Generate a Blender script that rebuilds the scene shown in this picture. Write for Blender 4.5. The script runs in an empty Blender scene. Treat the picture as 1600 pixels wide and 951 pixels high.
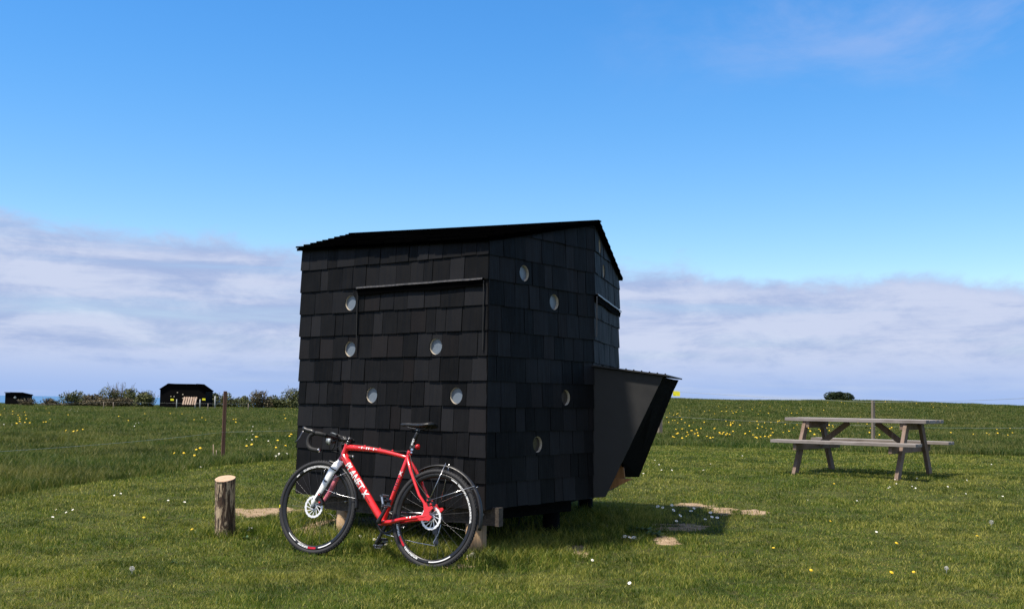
import bpy, bmesh, math, random
import numpy as np
from mathutils import Vector, Matrix, Euler

random.seed(7)
rng = np.random.default_rng(11)
R = math.radians
S = bpy.context.scene
COL = S.collection

# ------------------------------------------------------------------ camera
CAM_Z = 1.16
FPX = 1701.0
PITCH, ROLL = 3.17, 0.80
PCY = 533.0          # the photograph is cropped at the bottom: its optical centre lies below the middle
cam_d = bpy.data.cameras.new('camera')
cam_d.sensor_width = 36.0
cam_d.lens = 36.0 * FPX / 1600.0
cam_d.shift_y = (PCY - 475.5) / 1600.0
cam_d.clip_start = 0.05
cam_d.clip_end = 60000.0
cam = bpy.data.objects.new('camera', cam_d)
COL.objects.link(cam)
cam_rot = Matrix.Rotation(R(90 + PITCH), 4, 'X') @ Matrix.Rotation(R(ROLL), 4, 'Z')
cam.matrix_world = Matrix.Translation((0, 0, CAM_Z)) @ cam_rot
S.camera = cam

# ------------------------------------------------------------------ light
SUN_EL = 64.5
SUN_AZ = math.degrees(math.atan2(-0.86, -0.51))   # bearing (clockwise from +Y) the sun stands at
sx, sy = -0.86, -0.51                              # horizontal direction towards the sun
n_ = math.hypot(sx, sy); sx /= n_; sy /= n_
sun_d = bpy.data.lights.new('sun', 'SUN')
sun_d.energy = 4.8
sun_d.angle = R(3.0)
sun_d.color = (1.0, 0.92, 0.79)
sun = bpy.data.objects.new('sun', sun_d)
COL.objects.link(sun)
to_sun = Vector((sx * math.cos(R(SUN_EL)), sy * math.cos(R(SUN_EL)), math.sin(R(SUN_EL))))
sun.rotation_euler = to_sun.to_track_quat('Z', 'Y').to_euler()
sun.location = (-20, -12, 30)

world = bpy.data.worlds.new('World')
S.world = world
world.use_nodes = True
S.view_settings.view_transform = 'Standard'
S.view_settings.look = 'None'
S.view_settings.gamma = 1.0
S.view_settings.exposure = 0.65
S.render.resolution_x = 1024
S.render.resolution_y = 608
S.render.engine = 'CYCLES'


class NT:
    """tiny node helper"""
    def __init__(self, tree):
        self.t = tree
        self.n = tree.nodes
        self.l = tree.links

    def add(self, kind, **kw):
        nd = self.n.new(kind)
        for k, v in kw.items():
            setattr(nd, k, v)
        return nd

    def link(self, a, b):
        self.l.new(a, b)

    def put(self, sock, v):
        if hasattr(v, 'is_output') or isinstance(v, bpy.types.NodeSocket):
            self.link(v, sock)
        else:
            if sock.type == 'RGBA' and len(v) == 3:
                v = (*v, 1)
            sock.default_value = v

    def math(self, op, a, b=0.0, c=None, clamp=False):
        nd = self.add('ShaderNodeMath', operation=op, use_clamp=clamp)
        self.put(nd.inputs[0], a)
        self.put(nd.inputs[1], b)
        if c is not None:
            self.put(nd.inputs[2], c)
        return nd.outputs[0]

    def mix(self, f, a, b, blend='MIX'):
        nd = self.add('ShaderNodeMix', data_type='RGBA', blend_type=blend)
        self.put(nd.inputs[0], f)
        self.put(nd.inputs[6], a)
        self.put(nd.inputs[7], b)
        return nd.outputs[2]

    def smooth(self, v, a, b, to0=0.0, to1=1.0):
        nd = self.add('ShaderNodeMapRange', interpolation_type='SMOOTHSTEP')
        self.put(nd.inputs[0], v)
        nd.inputs[1].default_value = a
        nd.inputs[2].default_value = b
        nd.inputs[3].default_value = to0
        nd.inputs[4].default_value = to1
        return nd.outputs[0]

    def mapping(self, vec, scale=(1, 1, 1), loc=(0, 0, 0), rot=(0, 0, 0)):
        nd = self.add('ShaderNodeMapping')
        self.put(nd.inputs[0], vec)
        nd.inputs['Location'].default_value = loc
        nd.inputs['Rotation'].default_value = rot
        nd.inputs['Scale'].default_value = scale
        return nd.outputs[0]

    def noise(self, vec, scale=5.0, detail=4.0, rough=0.5, dist=0.0):
        nd = self.add('ShaderNodeTexNoise')
        self.put(nd.inputs['Vector'], vec)
        nd.inputs['Scale'].default_value = scale
        nd.inputs['Detail'].default_value = detail
        nd.inputs['Roughness'].default_value = rough
        nd.inputs['Distortion'].default_value = dist
        return nd.outputs[0]


# world: Nishita sky with a procedural cloud bank in the lower sky
w = NT(world.node_tree)
w.n.clear()
out = w.add('ShaderNodeOutputWorld')
bg = w.add('ShaderNodeBackground')
sky = w.add('ShaderNodeTexSky', sky_type='NISHITA')
sky.sun_disc = False
sky.sun_elevation = R(SUN_EL)
sky.sun_rotation = math.atan2(sx, sy)
sky.air_density = 1.0
sky.dust_density = 0.15
sky.ozone_density = 3.0
co = w.add('ShaderNodeTexCoord')
vec = co.outputs['Generated']
sep = w.add('ShaderNodeSeparateXYZ')
w.link(vec, sep.inputs[0])
dx, dy, dz = sep.outputs
# clear sky, pulled to the photograph's saturated azure
hs = w.add('ShaderNodeHueSaturation')
hs.inputs['Saturation'].default_value = 1.3
hs.inputs['Value'].default_value = 1.0
w.link(sky.outputs[0], hs.inputs['Color'])
tint = w.mix(w.smooth(dz, 0.06, 0.36), (1.24, 1.14, 1.10), (1.00, 1.20, 1.30))
clear = w.mix(1.0, hs.outputs[0], tint, 'MULTIPLY')
# cloud bank
big = w.noise(w.mapping(vec, (1.0, 1.0, 2.6)), 3.2, 7.0, 0.58, 0.25)
bil = w.noise(w.mapping(vec, (1.0, 1.0, 1.8), (3.1, 0.4, 0.2)), 13.0, 9.0, 0.66, 0.3)
edge = w.math('MULTIPLY_ADD', dx, -0.068, 0.134)
edge = w.math('ADD', edge, w.math('MULTIPLY', w.math('SUBTRACT', big, 0.5), 0.09))
edge = w.math('ADD', edge, w.math('MULTIPLY', w.math('SUBTRACT', bil, 0.5), 0.060))
depth_in = w.math('SUBTRACT', edge, dz)
bank = w.smooth(depth_in, -0.004, 0.020)
bands = w.noise(w.mapping(vec, (1.0, 1.0, 13.0), (0.3, 0.2, 1.1)), 3.6, 5.0, 0.55, 0.3)
puff = w.noise(w.mapping(vec, (1.0, 1.0, 3.0), (1.3, 2.2, 0.1)), 10.0, 9.0, 0.66, 0.3)
lav = (2.40, 3.05, 4.75)
wht = (3.85, 4.30, 5.55)
blu = (2.35, 3.3, 5.5)
c1 = w.mix(w.smooth(w.math('ADD', w.math('MULTIPLY', bands, 0.5), w.math('MULTIPLY', puff, 0.5)), 0.40, 0.58), lav, wht)
c2 = w.mix(w.smooth(dz, 0.055, 0.0), c1, blu)
shade_top = w.mix(w.smooth(depth_in, 0.0, 0.03), (2.8, 3.5, 5.2), c2)
veil = w.math('MULTIPLY', bank, w.smooth(bands, 0.20, 0.55, 0.72, 1.0))
skyc = w.mix(veil, clear, shade_top)
# thin high wisps, upper right
wis = w.noise(w.mapping(vec, (1.0, 1.0, 2.4), (0.7, 5.2, 0.3), (0, R(35), 0)), 5.0, 7.0, 0.62, 0.4)
wm = w.math('MULTIPLY', w.smooth(wis, 0.42, 0.78), w.smooth(dx, -0.02, 0.34))
wm = w.math('MULTIPLY', wm, w.smooth(dz, 0.23, 0.33))
skyc = w.mix(w.math('MULTIPLY', wm, 0.5), skyc, (3.1, 3.7, 5.6))
# broken white cloud added overhead and behind the camera, unseen, for neutral fill light
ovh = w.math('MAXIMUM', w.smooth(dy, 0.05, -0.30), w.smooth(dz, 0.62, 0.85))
fill_cloud = w.noise(w.mapping(vec, (1.0, 1.0, 1.6), (2.2, 7.1, 0.6)), 2.6, 7.0, 0.6, 0.3)
skyc = w.mix(w.math('MULTIPLY', ovh, w.smooth(fill_cloud, 0.40, 0.58, 0.0, 0.9)), skyc, (5.4, 5.3, 5.4))
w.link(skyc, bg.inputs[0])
bg.inputs[1].default_value = 0.10
w.link(bg.outputs[0], out.inputs[0])


# ------------------------------------------------------------------ terrain
def ss(a, b, v):
    t = np.clip((np.asarray(v, float) - a) / (b - a), 0, 1)
    return t * t * (3 - 2 * t)


_perm = np.random.default_rng(5).random((64, 64))


def vnoise(x, y, s):
    x = np.asarray(x, float) / s + 100.3
    y = np.asarray(y, float) / s + 200.7
    xi = np.floor(x).astype(int); yi = np.floor(y).astype(int)
    fx = x - xi; fy = y - yi
    fx = fx * fx * (3 - 2 * fx); fy = fy * fy * (3 - 2 * fy)
    a = _perm[xi % 64, yi % 64]; b = _perm[(xi + 1) % 64, yi % 64]
    c = _perm[xi % 64, (yi + 1) % 64]; d = _perm[(xi + 1) % 64, (yi + 1) % 64]
    return (a * (1 - fx) + b * fx) * (1 - fy) + (c * (1 - fx) + d * fx) * fy


def fbm(x, y, s, o=3):
    r = 0; a = 1; t = 0
    for i in range(o):
        r = r + a * vnoise(x + 7.7 * i, y - 3.1 * i, s)
        t += a; a *= 0.5; s *= 0.5
    return r / t


def g(x, y):
    x = np.asarray(x, float); y = np.asarray(y, float)
    a = x / np.maximum(y, 1.0)
    z = 0.26 * np.clip((y - 7.7) / 6.3, 0, 1) ** 1.15
    z = z + 0.08 * ss(14, 30, y)
    right = ss(-0.16, 0.06, a)
    z = z + right * 1.12 * ss(26, 76, y) * (1 - 0.14 * ss(0.28, 0.5, a))
    z = z + right * 0.06 * np.sin(a * 23) * ss(40, 76, y)
    z = z - (1 - right) * 0.05 * ss(60, 100, y)
    z = z + 0.03 * (vnoise(x, y, 2.3) - 0.5) * ss(2, 6, y) * (1 - ss(40, 80, y)) + 0.10 * (vnoise(x, y, 9.0) - 0.5) * ss(14, 30, y)
    far = np.maximum(y - (104 - 18 * right), 0)
    z = z - 0.0016 * far ** 2
    return np.maximum(z, -60)


def at(px, py, lift=0.0):
    """world point where the sight line of photo pixel (px, py) meets the ground"""
    d = cam_rot.to_3x3() @ Vector(((px - 800) / FPX, -(py - PCY) / FPX, -1.0))
    d = d / d.y
    lo, hi = 3.0, 105.0
    ys = np.linspace(lo, hi, 6000)
    zz = CAM_Z + d.z * ys - g(d.x * ys, ys) - lift
    i = np.argmax(zz < 0)
    if zz[i] >= 0:
        i = len(ys) - 1
    Y = ys[i]
    return Vector((d.x * Y, Y, float(g(d.x * Y, Y))))


def on(px, py, Y):
    """world point on the sight line at depth Y"""
    d = cam_rot.to_3x3() @ Vector(((px - 800) / FPX, -(py - PCY) / FPX, -1.0))
    d = d / d.y
    return Vector((d.x * Y, Y, CAM_Z + d.z * Y))


BX = [-40, -8, -5.2, -3.9, -3.15, 0, 3.26, 9.4, 16, 40]
BY = [5, 7.4, 11, 13.7, 16, 20.6, 22.6, 19.8, 17, 14]


def meadow(x, y):
    """0 on the mown lawn, 1 in the long grass"""
    yb = np.interp(x, BX, BY) + 0.35 * (vnoise(x, y, 0.9) - 0.5)
    return np.clip((y - yb) / 0.25, 0, 1)


# ------------------------------------------------------------------ cabin plan (needed for the grass too)
P0 = Vector((-0.185, 8.00)); P1 = Vector((-1.765, 9.205)); RE = Vector((-1.49, 10.15))
P4 = Vector((-0.934, 10.90)); P3 = Vector((0.990, 10.38)); PK = Vector((0.655, 9.07))
PLAN = [P0, PK, P3, P4, RE, P1]


def inside(x, y, poly, grow=0.0):
    c = sum((p for p in poly), Vector((0, 0))) / len(poly)
    pts = [c + (p - c) * (1 + grow) for p in poly]
    r = np.zeros(np.shape(x), bool)
    j = len(pts) - 1
    for i in range(len(pts)):
        xi, yi = pts[i]; xj, yj = pts[j]
        m = ((yi > y) != (yj > y)) & (x < (xj - xi) * (y - yi) / (yj - yi + 1e-12) + xi)
        r ^= m
        j = i
    return r


SOIL_PX = [(418, 801, 62, 7), (470, 800, 30, 6), (500, 824, 34, 12), (1080, 790, 28, 5), (1122, 796, 24, 7), (1178, 801, 22, 3.5),
           (1062, 825, 38, 6), (1036, 845, 20, 7), (985, 842, 14, 4), (905, 862, 20, 9), (700, 884, 46, 5), (941, 822, 9, 3),
           (610, 815, 60, 12), (1090, 826, 14, 3)]
SOIL = []
for (px, py, rx, ry) in SOIL_PX:
    p = at(px, py)
    q = at(px, py - ry)
    SOIL.append((p.x, p.y, rx / FPX * p.y, max(abs(q.y - p.y), 0.05)))


def soil(x, y):
    m = np.full(np.shape(x), -1.0)
    for (cx, cy, rx, ry) in SOIL:
        m = np.maximum(m, 1 - np.hypot((x - cx) / rx, (y - cy) / ry))
    m = m + 1.9 * (fbm(x, y, 0.15, 4) - 0.5)
    return np.clip(m * 3 + 0.2, 0, 1)


# ------------------------------------------------------------------ generic building helpers
def tag(o, label=None, cat=None, group=None, kind=None):
    if label: o['label'] = label
    if cat: o['category'] = cat
    if group: o['group'] = group
    if kind: o['kind'] = kind
    return o


def empty(name, loc=(0, 0, 0), rz=0.0):
    o = bpy.data.objects.new(name, None)
    o.empty_display_size = 0.1
    o.location = loc
    o.rotation_euler = (0, 0, rz)
    COL.objects.link(o)
    return o


def children(o):
    return [c for c in bpy.data.objects if c.parent == o]


def copy_tree(o, parent=None):
    c = o.copy()
    COL.objects.link(c)
    c.parent = parent
    for ch in children(o):
        copy_tree(ch, c)
    return c


def frame_from(d, hint=Vector((0, 0, 1))):
    d = d.normalized()
    if abs(d.dot(hint)) > 0.97:
        hint = Vector((0, 1, 0)) if abs(d.y) < 0.9 else Vector((1, 0, 0))
    a = d.cross(hint).normalized()
    b = a.cross(d).normalized()
    return a, b


class MB:
    def __init__(self, T=None):
        self.v = []; self.f = []; self.T = T; self.sm = []; self.mi = []; self.cur = 0

    def add(self, vs, fs, smooth=False):
        o = len(self.v)
        for p in vs:
            p = Vector(p)
            self.v.append(self.T @ p if self.T else p)
        for f in fs:
            self.f.append([o + i for i in f]); self.sm.append(smooth); self.mi.append(self.cur)
        return self

    def box(self, c, s, rot=None, taper=1.0):
        hx, hy, hz = s[0] / 2, s[1] / 2, s[2] / 2
        vs = []
        for z in (-1, 1):
            t = 1 if z < 0 else taper
            for (x, y) in ((-1, -1), (1, -1), (1, 1), (-1, 1)):
                vs.append(Vector((x * hx * t, y * hy * t, z * hz)))
        M = Matrix.Identity(3)
        if rot is not None:
            M = rot if isinstance(rot, Matrix) else Euler(rot).to_matrix()
        c = Vector(c)
        vs = [M @ p + c for p in vs]
        return self.add(vs, [(3, 2, 1, 0), (4, 5, 6, 7), (0, 1, 5, 4), (1, 2, 6, 5), (2, 3, 7, 6), (3, 0, 4, 7)])

    def bar(self, a, b, w, h, up=Vector((0, 0, 1)), ext=0.0):
        """square timber from a to b, w across, h along 'up'"""
        a = Vector(a); b = Vector(b); d = (b - a).normalized()
        a = a - d * ext; b = b + d * ext
        s, u = frame_from(d, Vector(up))
        M = Matrix((d, s, u)).transposed()
        return self.box((a + b) / 2, ((b - a).length, w, h), M)

    def tube(self, pts, rad, n=12, caps=True, squash=1.0, hint=Vector((0, 1, 0)), closed=False, smooth=True):
        pts = [Vector(p) for p in pts]
        m = len(pts)
        if not isinstance(rad, (list, tuple)):
            rad = [rad] * m
        vs = []
        for i, p in enumerate(pts):
            if closed:
                d = pts[(i + 1) % m] - pts[i - 1]
            else:
                d = pts[min(i + 1, m - 1)] - pts[max(i - 1, 0)]
            a, b = frame_from(d, hint)
            for k in range(n):
                t = 2 * math.pi * k / n
                vs.append(p + a * (math.cos(t) * rad[i]) + b * (math.sin(t) * rad[i] * squash))
        fs = []
        for i in range(m if closed else m - 1):
            j = (i + 1) % m
            for k in range(n):
                l = (k + 1) % n
                fs.append((i * n + k, i * n + l, j * n + l, j * n + k))
        self.add(vs, fs, smooth)
        if caps and not closed:
            self.add(vs[:n], [tuple(range(n))[::-1]])
            self.add(vs[-n:], [tuple(range(n))])
        return self

    def prism(self, poly, thick, O, U, V, smooth=False):
        """polygon (u, v) in the plane O + uU + vV, thickened both ways along the normal"""
        O = Vector(O); U = Vector(U); V = Vector(V); N = U.cross(V).normalized() * thick / 2
        n = len(poly)
        vs = [O + U * u + V * v - N for u, v in poly] + [O + U * u + V * v + N for u, v in poly]
        fs = [tuple(range(n))[::-1], tuple(range(n, 2 * n))]
        for i in range(n):
            j = (i + 1) % n
            fs.append((i, j, n + j, n + i))
        return self.add(vs, fs, smooth)

    def lathe(self, prof, O, axis, n=24, hint=Vector((0, 0, 1)), closed=False, smooth=True, a0=0.0, a1=2 * math.pi):
        """profile list of (radius, along) spun about the axis through O"""
        O = Vector(O); ax = Vector(axis).normalized()
        a, b = frame_from(ax, hint)
        full = abs(a1 - a0 - 2 * math.pi) < 1e-6
        cnt = n if full else n + 1
        vs = []
        for k in range(cnt):
            t = a0 + (a1 - a0) * k / n
            e = a * math.cos(t) + b * math.sin(t)
            for (r, h) in prof:
                vs.append(O + e * r + ax * h)
        m = len(prof); fs = []
        for k in range(n):
            l = (k + 1) % cnt
            for i in range(m if closed else m - 1):
                j = (i + 1) % m
                fs.append((k * m + i, l * m + i, l * m + j, k * m + j))
        return self.add(vs, fs, smooth)

    def build(self, name, mat, parent=None, bevel=0.0, shade=None):
        me = bpy.data.meshes.new(name)
        me.from_pydata([tuple(p) for p in self.v], [], self.f)
        for m_ in (mat if isinstance(mat, (list, tuple)) else [mat]):
            me.materials.append(m_)
        me.polygons.foreach_set('use_smooth', self.sm if shade is None else [shade] * len(self.sm))
        me.polygons.foreach_set('material_index', self.mi)
        me.update()
        bm = bmesh.new(); bm.from_mesh(me)
        bmesh.ops.remove_doubles(bm, verts=bm.verts, dist=1e-5)
        bmesh.ops.recalc_face_normals(bm, faces=bm.faces)
        bm.to_mesh(me); bm.free()
        o = bpy.data.objects.new(name, me)
        COL.objects.link(o)
        o.parent = parent
        if bevel:
            b = o.modifiers.new('bevel', 'BEVEL'); b.width = bevel; b.segments = 2; b.limit_method = 'ANGLE'
        return o


# ------------------------------------------------------------------ materials
def new_mat(name):
    m = bpy.data.materials.new(name)
    m.use_nodes = True
    t = NT(m.node_tree)
    p = t.n['Principled BSDF']
    return m, t, p


def plain(name, col, rough=0.5, metal=0.0, spec=0.5, coat=0.0, vary=0.12, vscale=40.0, bump=0.0):
    m, t, p = new_mat(name)
    co = t.add('ShaderNodeTexCoord').outputs['Object']
    nz = t.noise(co, vscale, 4.0, 0.6)
    c = t.mix(t.smooth(nz, 0.3, 0.7), tuple(max(0, x * (1 - vary)) for x in col), tuple(min(1, x * (1 + vary)) for x in col))
    t.link(c, p.inputs['Base Color'])
    t.link(t.smooth(nz, 0.3, 0.7, rough * 0.85, min(1, rough * 1.15)), p.inputs['Roughness'])
    p.inputs['Metallic'].default_value = metal
    p.inputs['Specular IOR Level'].default_value = spec
    p.inputs['Coat Weight'].default_value = coat
    p.inputs['Coat Roughness'].default_value = 0.08
    if bump:
        b = t.add('ShaderNodeBump'); b.inputs['Strength'].default_value = bump; b.inputs['Distance'].default_value = 0.002
        t.link(nz, b.inputs['Height']); t.link(b.outputs[0], p.inputs['Normal'])
    return m


def char_wood(name, lo, hi, grain_axis='Z', rough=0.62):
    m, t, p = new_mat(name)
    geo = t.add('ShaderNodeNewGeometry')
    co = t.add('ShaderNodeTexCoord').outputs['Object']
    sc = (60, 60, 2.5) if grain_axis == 'Z' else (2.5, 60, 60)
    gr = t.noise(t.mapping(co, sc), 1.0, 5.0, 0.6, 0.6)
    bl = t.noise(co, 7.0, 4.0, 0.6)
    rnd = geo.outputs['Random Per Island']
    f = t.math('ADD', t.math('MULTIPLY', t.math('POWER', rnd, 1.6), 0.95), t.math('MULTIPLY', t.math('SUBTRACT', gr, 0.35), 0.6))
    f = t.math('ADD', f, t.math('MULTIPLY', t.math('SUBTRACT', bl, 0.5), 0.5), clamp=True)
    c = t.mix(f, lo, hi)
    # a few boards weathered a little brown
    br = t.smooth(t.math('FRACT', t.math('MULTIPLY', rnd, 17.0)), 0.82, 0.98)
    c = t.mix(t.math('MULTIPLY', br, 0.35), c, tuple(x * y for x, y in zip(hi, (1.25, 0.95, 0.8))))
    t.link(c, p.inputs['Base Color'])
    t.link(t.smooth(gr, 0.2, 0.8, rough - 0.1, rough + 0.2), p.inputs['Roughness'])
    p.inputs['Specular IOR Level'].default_value = 0.13
    b = t.add('ShaderNodeBump'); b.inputs['Strength'].default_value = 0.7; b.inputs['Distance'].default_value = 0.003
    t.link(t.math('ADD', gr, t.math('MULTIPLY', bl, 0.6)), b.inputs['Height'])
    t.link(b.outputs[0], p.inputs['Normal'])
    return m


def wood(name, lo, hi, axis='X', scale=1.0, rough=0.75, knots=True, grey=None):
    m, t, p = new_mat(name)
    co = t.add('ShaderNodeTexCoord').outputs['Object']
    geo = t.add('ShaderNodeNewGeometry')
    s = {'X': (1.2, 26, 26), 'Y': (26, 1.2, 26), 'Z': (26, 26, 1.2)}[axis]
    gr = t.noise(t.mapping(co, tuple(k * scale for k in s)), 1.0, 6.0, 0.62, 0.8)
    fine = t.noise(t.mapping(co, tuple(k * scale * 4 for k in s)), 1.0, 3.0, 0.6, 0.2)
    bl = t.noise(co, 3.0, 4.0, 0.6)
    f = t.math('ADD', t.math('MULTIPLY', gr, 0.8), t.math('MULTIPLY', t.math('SUBTRACT', fine, 0.5), 0.7))
    f = t.math('ADD', f, t.math('MULTIPLY', t.math('SUBTRACT', geo.outputs['Random Per Island'], 0.5), 0.35))
    c = t.mix(t.smooth(f, 0.15, 0.75), lo, hi)
    if grey:
        c = t.mix(t.smooth(bl, 0.35, 0.65), c, grey)
    t.link(c, p.inputs['Base Color'])
    p.inputs['Roughness'].default_value = rough
    p.inputs['Specular IOR Level'].default_value = 0.25
    b = t.add('ShaderNodeBump'); b.inputs['Strength'].default_value = 0.5; b.inputs['Distance'].default_value = 0.004
    t.link(f, b.inputs['Height']); t.link(b.outputs[0], p.inputs['Normal'])
    return m


M = {}
M['shingle'] = char_wood('charred_shingle', (0.0008, 0.0008, 0.0011), (0.0125, 0.0125, 0.0145))
M['roof'] = char_wood('charred_roof', (0.0005, 0.0005, 0.0006), (0.0010, 0.0010, 0.0011), rough=0.95)
M['roof'].node_tree.nodes['Principled BSDF'].inputs['Specular IOR Level'].default_value = 0.0
M['core'] = plain('black_board', (0.0015, 0.0015, 0.002), 0.9, spec=0.1)
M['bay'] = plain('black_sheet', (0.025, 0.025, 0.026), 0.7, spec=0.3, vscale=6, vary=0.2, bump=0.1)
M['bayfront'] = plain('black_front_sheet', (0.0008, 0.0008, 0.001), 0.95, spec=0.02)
M['strip'] = plain('lead_strip', (0.085, 0.08, 0.08), 0.6, 0.4, vary=0.3)
M['strip2'] = plain('bright_strip', (0.26, 0.26, 0.27), 0.5, 0.3, vary=0.2)
M['pane_dark'] = plain('clear_pane', (0.035, 0.030, 0.026), 0.12)
M['liner'] = wood('birch_ring', (0.26, 0.22, 0.17), (0.46, 0.41, 0.33), 'X')
M['pane'] = plain('acrylic_pane', (0.135, 0.165, 0.205), 0.35, vary=0.05)
M['beam'] = wood('grey_beam', (0.030, 0.025, 0.022), (0.10, 0.082, 0.068), 'X')
M['post'] = wood('pale_post', (0.22, 0.14, 0.075), (0.42, 0.29, 0.17), 'Z')
M['ply'] = wood('orange_timber', (0.20, 0.095, 0.035), (0.36, 0.18, 0.07), 'Z')
M['bolt'] = plain('bolt_metal', (0.35, 0.35, 0.36), 0.4, 0.9)
M['red'] = plain('red_paint', (0.62, 0.018, 0.022), 0.25, coat=0.6, vary=0.06)
M['white'] = plain('white_paint', (0.80, 0.80, 0.80), 0.3, coat=0.4, vary=0.03)
M['pink'] = plain('pink_decal', (0.62, 0.16, 0.20), 0.35, vary=0.3, vscale=90)
M['black'] = plain('black_plastic', (0.012, 0.012, 0.013), 0.42, vary=0.2)
M['tape'] = plain('bar_tape', (0.008, 0.008, 0.009), 0.75, vary=0.3, bump=0.6, vscale=200)
M['alloy'] = plain('alloy', (0.60, 0.60, 0.62), 0.28, 0.95, vary=0.08)
M['dalloy'] = plain('dark_alloy', (0.08, 0.08, 0.085), 0.35, 0.8)
M['tyre'] = plain('tyre_rubber', (0.018, 0.018, 0.021), 0.8, vary=0.25, bump=0.8, vscale=260)
M['rim'] = plain('rim_black', (0.013, 0.013, 0.014), 0.35, 0.2)
M['rotor'] = plain('rotor_steel', (0.82, 0.82, 0.83), 0.38, 0.35, vary=0.05)
M['redlamp'] = plain('red_lens', (0.45, 0.01, 0.012), 0.15)
M['lens'] = plain('lamp_lens', (0.55, 0.60, 0.62), 0.08, 0.3)
M['yellow'] = plain('yellow_plastic', (0.85, 0.78, 0.02), 0.45, vary=0.05)
M['wire'] = plain('fence_wire', (0.24, 0.28, 0.25), 0.5, 0.2)
M['wirep'] = plain('pale_wire', (0.26, 0.28, 0.26), 0.5, 0.2)
M['brownpost'] = wood('brown_post', (0.085, 0.042, 0.028), (0.19, 0.105, 0.075), 'Z')
M['greypost'] = wood('grey_post', (0.16, 0.13, 0.10), (0.30, 0.25, 0.20), 'Z')
M['table'] = wood('weathered_timber', (0.13, 0.110, 0.100), (0.34, 0.305, 0.285), 'X', grey=(0.24, 0.215, 0.205))
M['tleg'] = wood('weathered_leg', (0.11, 0.070, 0.048), (0.30, 0.215, 0.165), 'Z', grey=(0.20, 0.145, 0.115))
M['stone'] = plain('pale_stone', (0.42, 0.38, 0.31), 0.9, vary=0.25, vscale=25, bump=0.8)
M['pallet'] = wood('pallet_wood', (0.42, 0.28, 0.20), (0.62, 0.46, 0.36), 'Z')
M['whitepost'] = plain('white_marker', (0.36, 0.36, 0.34), 0.6)


def bark_mat():
    m, t, p = new_mat('log_bark')
    co = t.add('ShaderNodeTexCoord').outputs['Object']
    a = t.noise(t.mapping(co, (22, 22, 5)), 1.0, 6.0, 0.68, 1.2)
    b_ = t.noise(t.mapping(co, (60, 60, 9), (2, 1, 0)), 1.0, 5.0, 0.65, 0.6)
    c = t.mix(t.smooth(a, 0.44, 0.54), (0.46, 0.35, 0.23), (0.060, 0.034, 0.020))
    c = t.mix(t.smooth(b_, 0.53, 0.60), c, (0.022, 0.014, 0.010))
    t.link(c, p.inputs['Base Color'])
    p.inputs['Roughness'].default_value = 0.9
    b = t.add('ShaderNodeBump'); b.inputs['Strength'].default_value = 1.0; b.inputs['Distance'].default_value = 0.008
    t.link(t.math('SUBTRACT', t.math('MULTIPLY', b_, 0.5), a), b.inputs['Height']); t.link(b.outputs[0], p.inputs['Normal'])
    return m


def cut_mat():
    m, t, p = new_mat('log_cut')
    co = t.add('ShaderNodeTexCoord').outputs['Object']
    wv = t.add('ShaderNodeTexWave', wave_type='RINGS', rings_direction='Z')
    wv.inputs['Scale'].default_value = 32; wv.inputs['Distortion'].default_value = 2.5; wv.inputs['Detail'].default_value = 3
    t.link(co, wv.inputs[0])
    n = t.noise(co, 18.0, 4.0, 0.6)
    c = t.mix(t.smooth(wv.outputs[1], 0.1, 0.9), (0.36, 0.24, 0.155), (0.48, 0.35, 0.24))
    c = t.mix(t.smooth(n, 0.5, 0.75), c, (0.33, 0.18, 0.10))
    t.link(c, p.inputs['Base Color']); p.inputs['Roughness'].default_value = 0.85
    return m


M['bark'] = bark_mat(); M['cut'] = cut_mat()


def ground_mat():
    m, t, p = new_mat('ground_soil_and_turf')
    co = t.add('ShaderNodeTexCoord').outputs['Object']
    at_ = t.add('ShaderNodeAttribute', attribute_name='soil').outputs['Fac']
    md = t.add('ShaderNodeAttribute', attribute_name='meadow').outputs['Fac']
    n1 = t.noise(co, 1.1, 5.0, 0.6)
    n2 = t.noise(co, 14.0, 5.0, 0.65)
    n3 = t.noise(co, 90.0, 3.0, 0.6)
    lawn = t.mix(t.smooth(n1, 0.3, 0.7), (0.030, 0.050, 0.008), (0.075, 0.088, 0.018))
    lawn = t.mix(t.smooth(n2, 0.35, 0.7), lawn, (0.050, 0.045, 0.018))
    mead = t.mix(t.smooth(t.noise(t.mapping(co, (0.25, 1, 1)), 0.9, 6.0, 0.65), 0.35, 0.65), (0.022, 0.046, 0.008), (0.058, 0.085, 0.018))
    gr = t.mix(md, lawn, mead)
    sand = t.mix(t.smooth(n2, 0.3, 0.7), (0.20, 0.135, 0.080), (0.37, 0.275, 0.185))
    sand = t.mix(t.smooth(n3, 0.50, 0.75), sand, (0.19, 0.13, 0.08))
    rag = t.math('ADD', at_, t.math('MULTIPLY', t.math('SUBTRACT', t.noise(co, 17.0, 8.0, 0.75), 0.5), 3.0))
    at_ = t.smooth(rag, 0.35, 0.62)
    c = t.mix(at_, gr, sand)
    t.link(c, p.inputs['Base Color'])
    p.inputs['Roughness'].default_value = 0.95
    p.inputs['Specular IOR Level'].default_value = 0.1
    b = t.add('ShaderNodeBump'); b.inputs['Strength'].default_value = 0.8; b.inputs['Distance'].default_value = 0.02
    t.link(t.math('ADD', n2, t.math('MULTIPLY', n3, 0.3)), b.inputs['Height']); t.link(b.outputs[0], p.inputs['Normal'])
    return m


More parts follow.
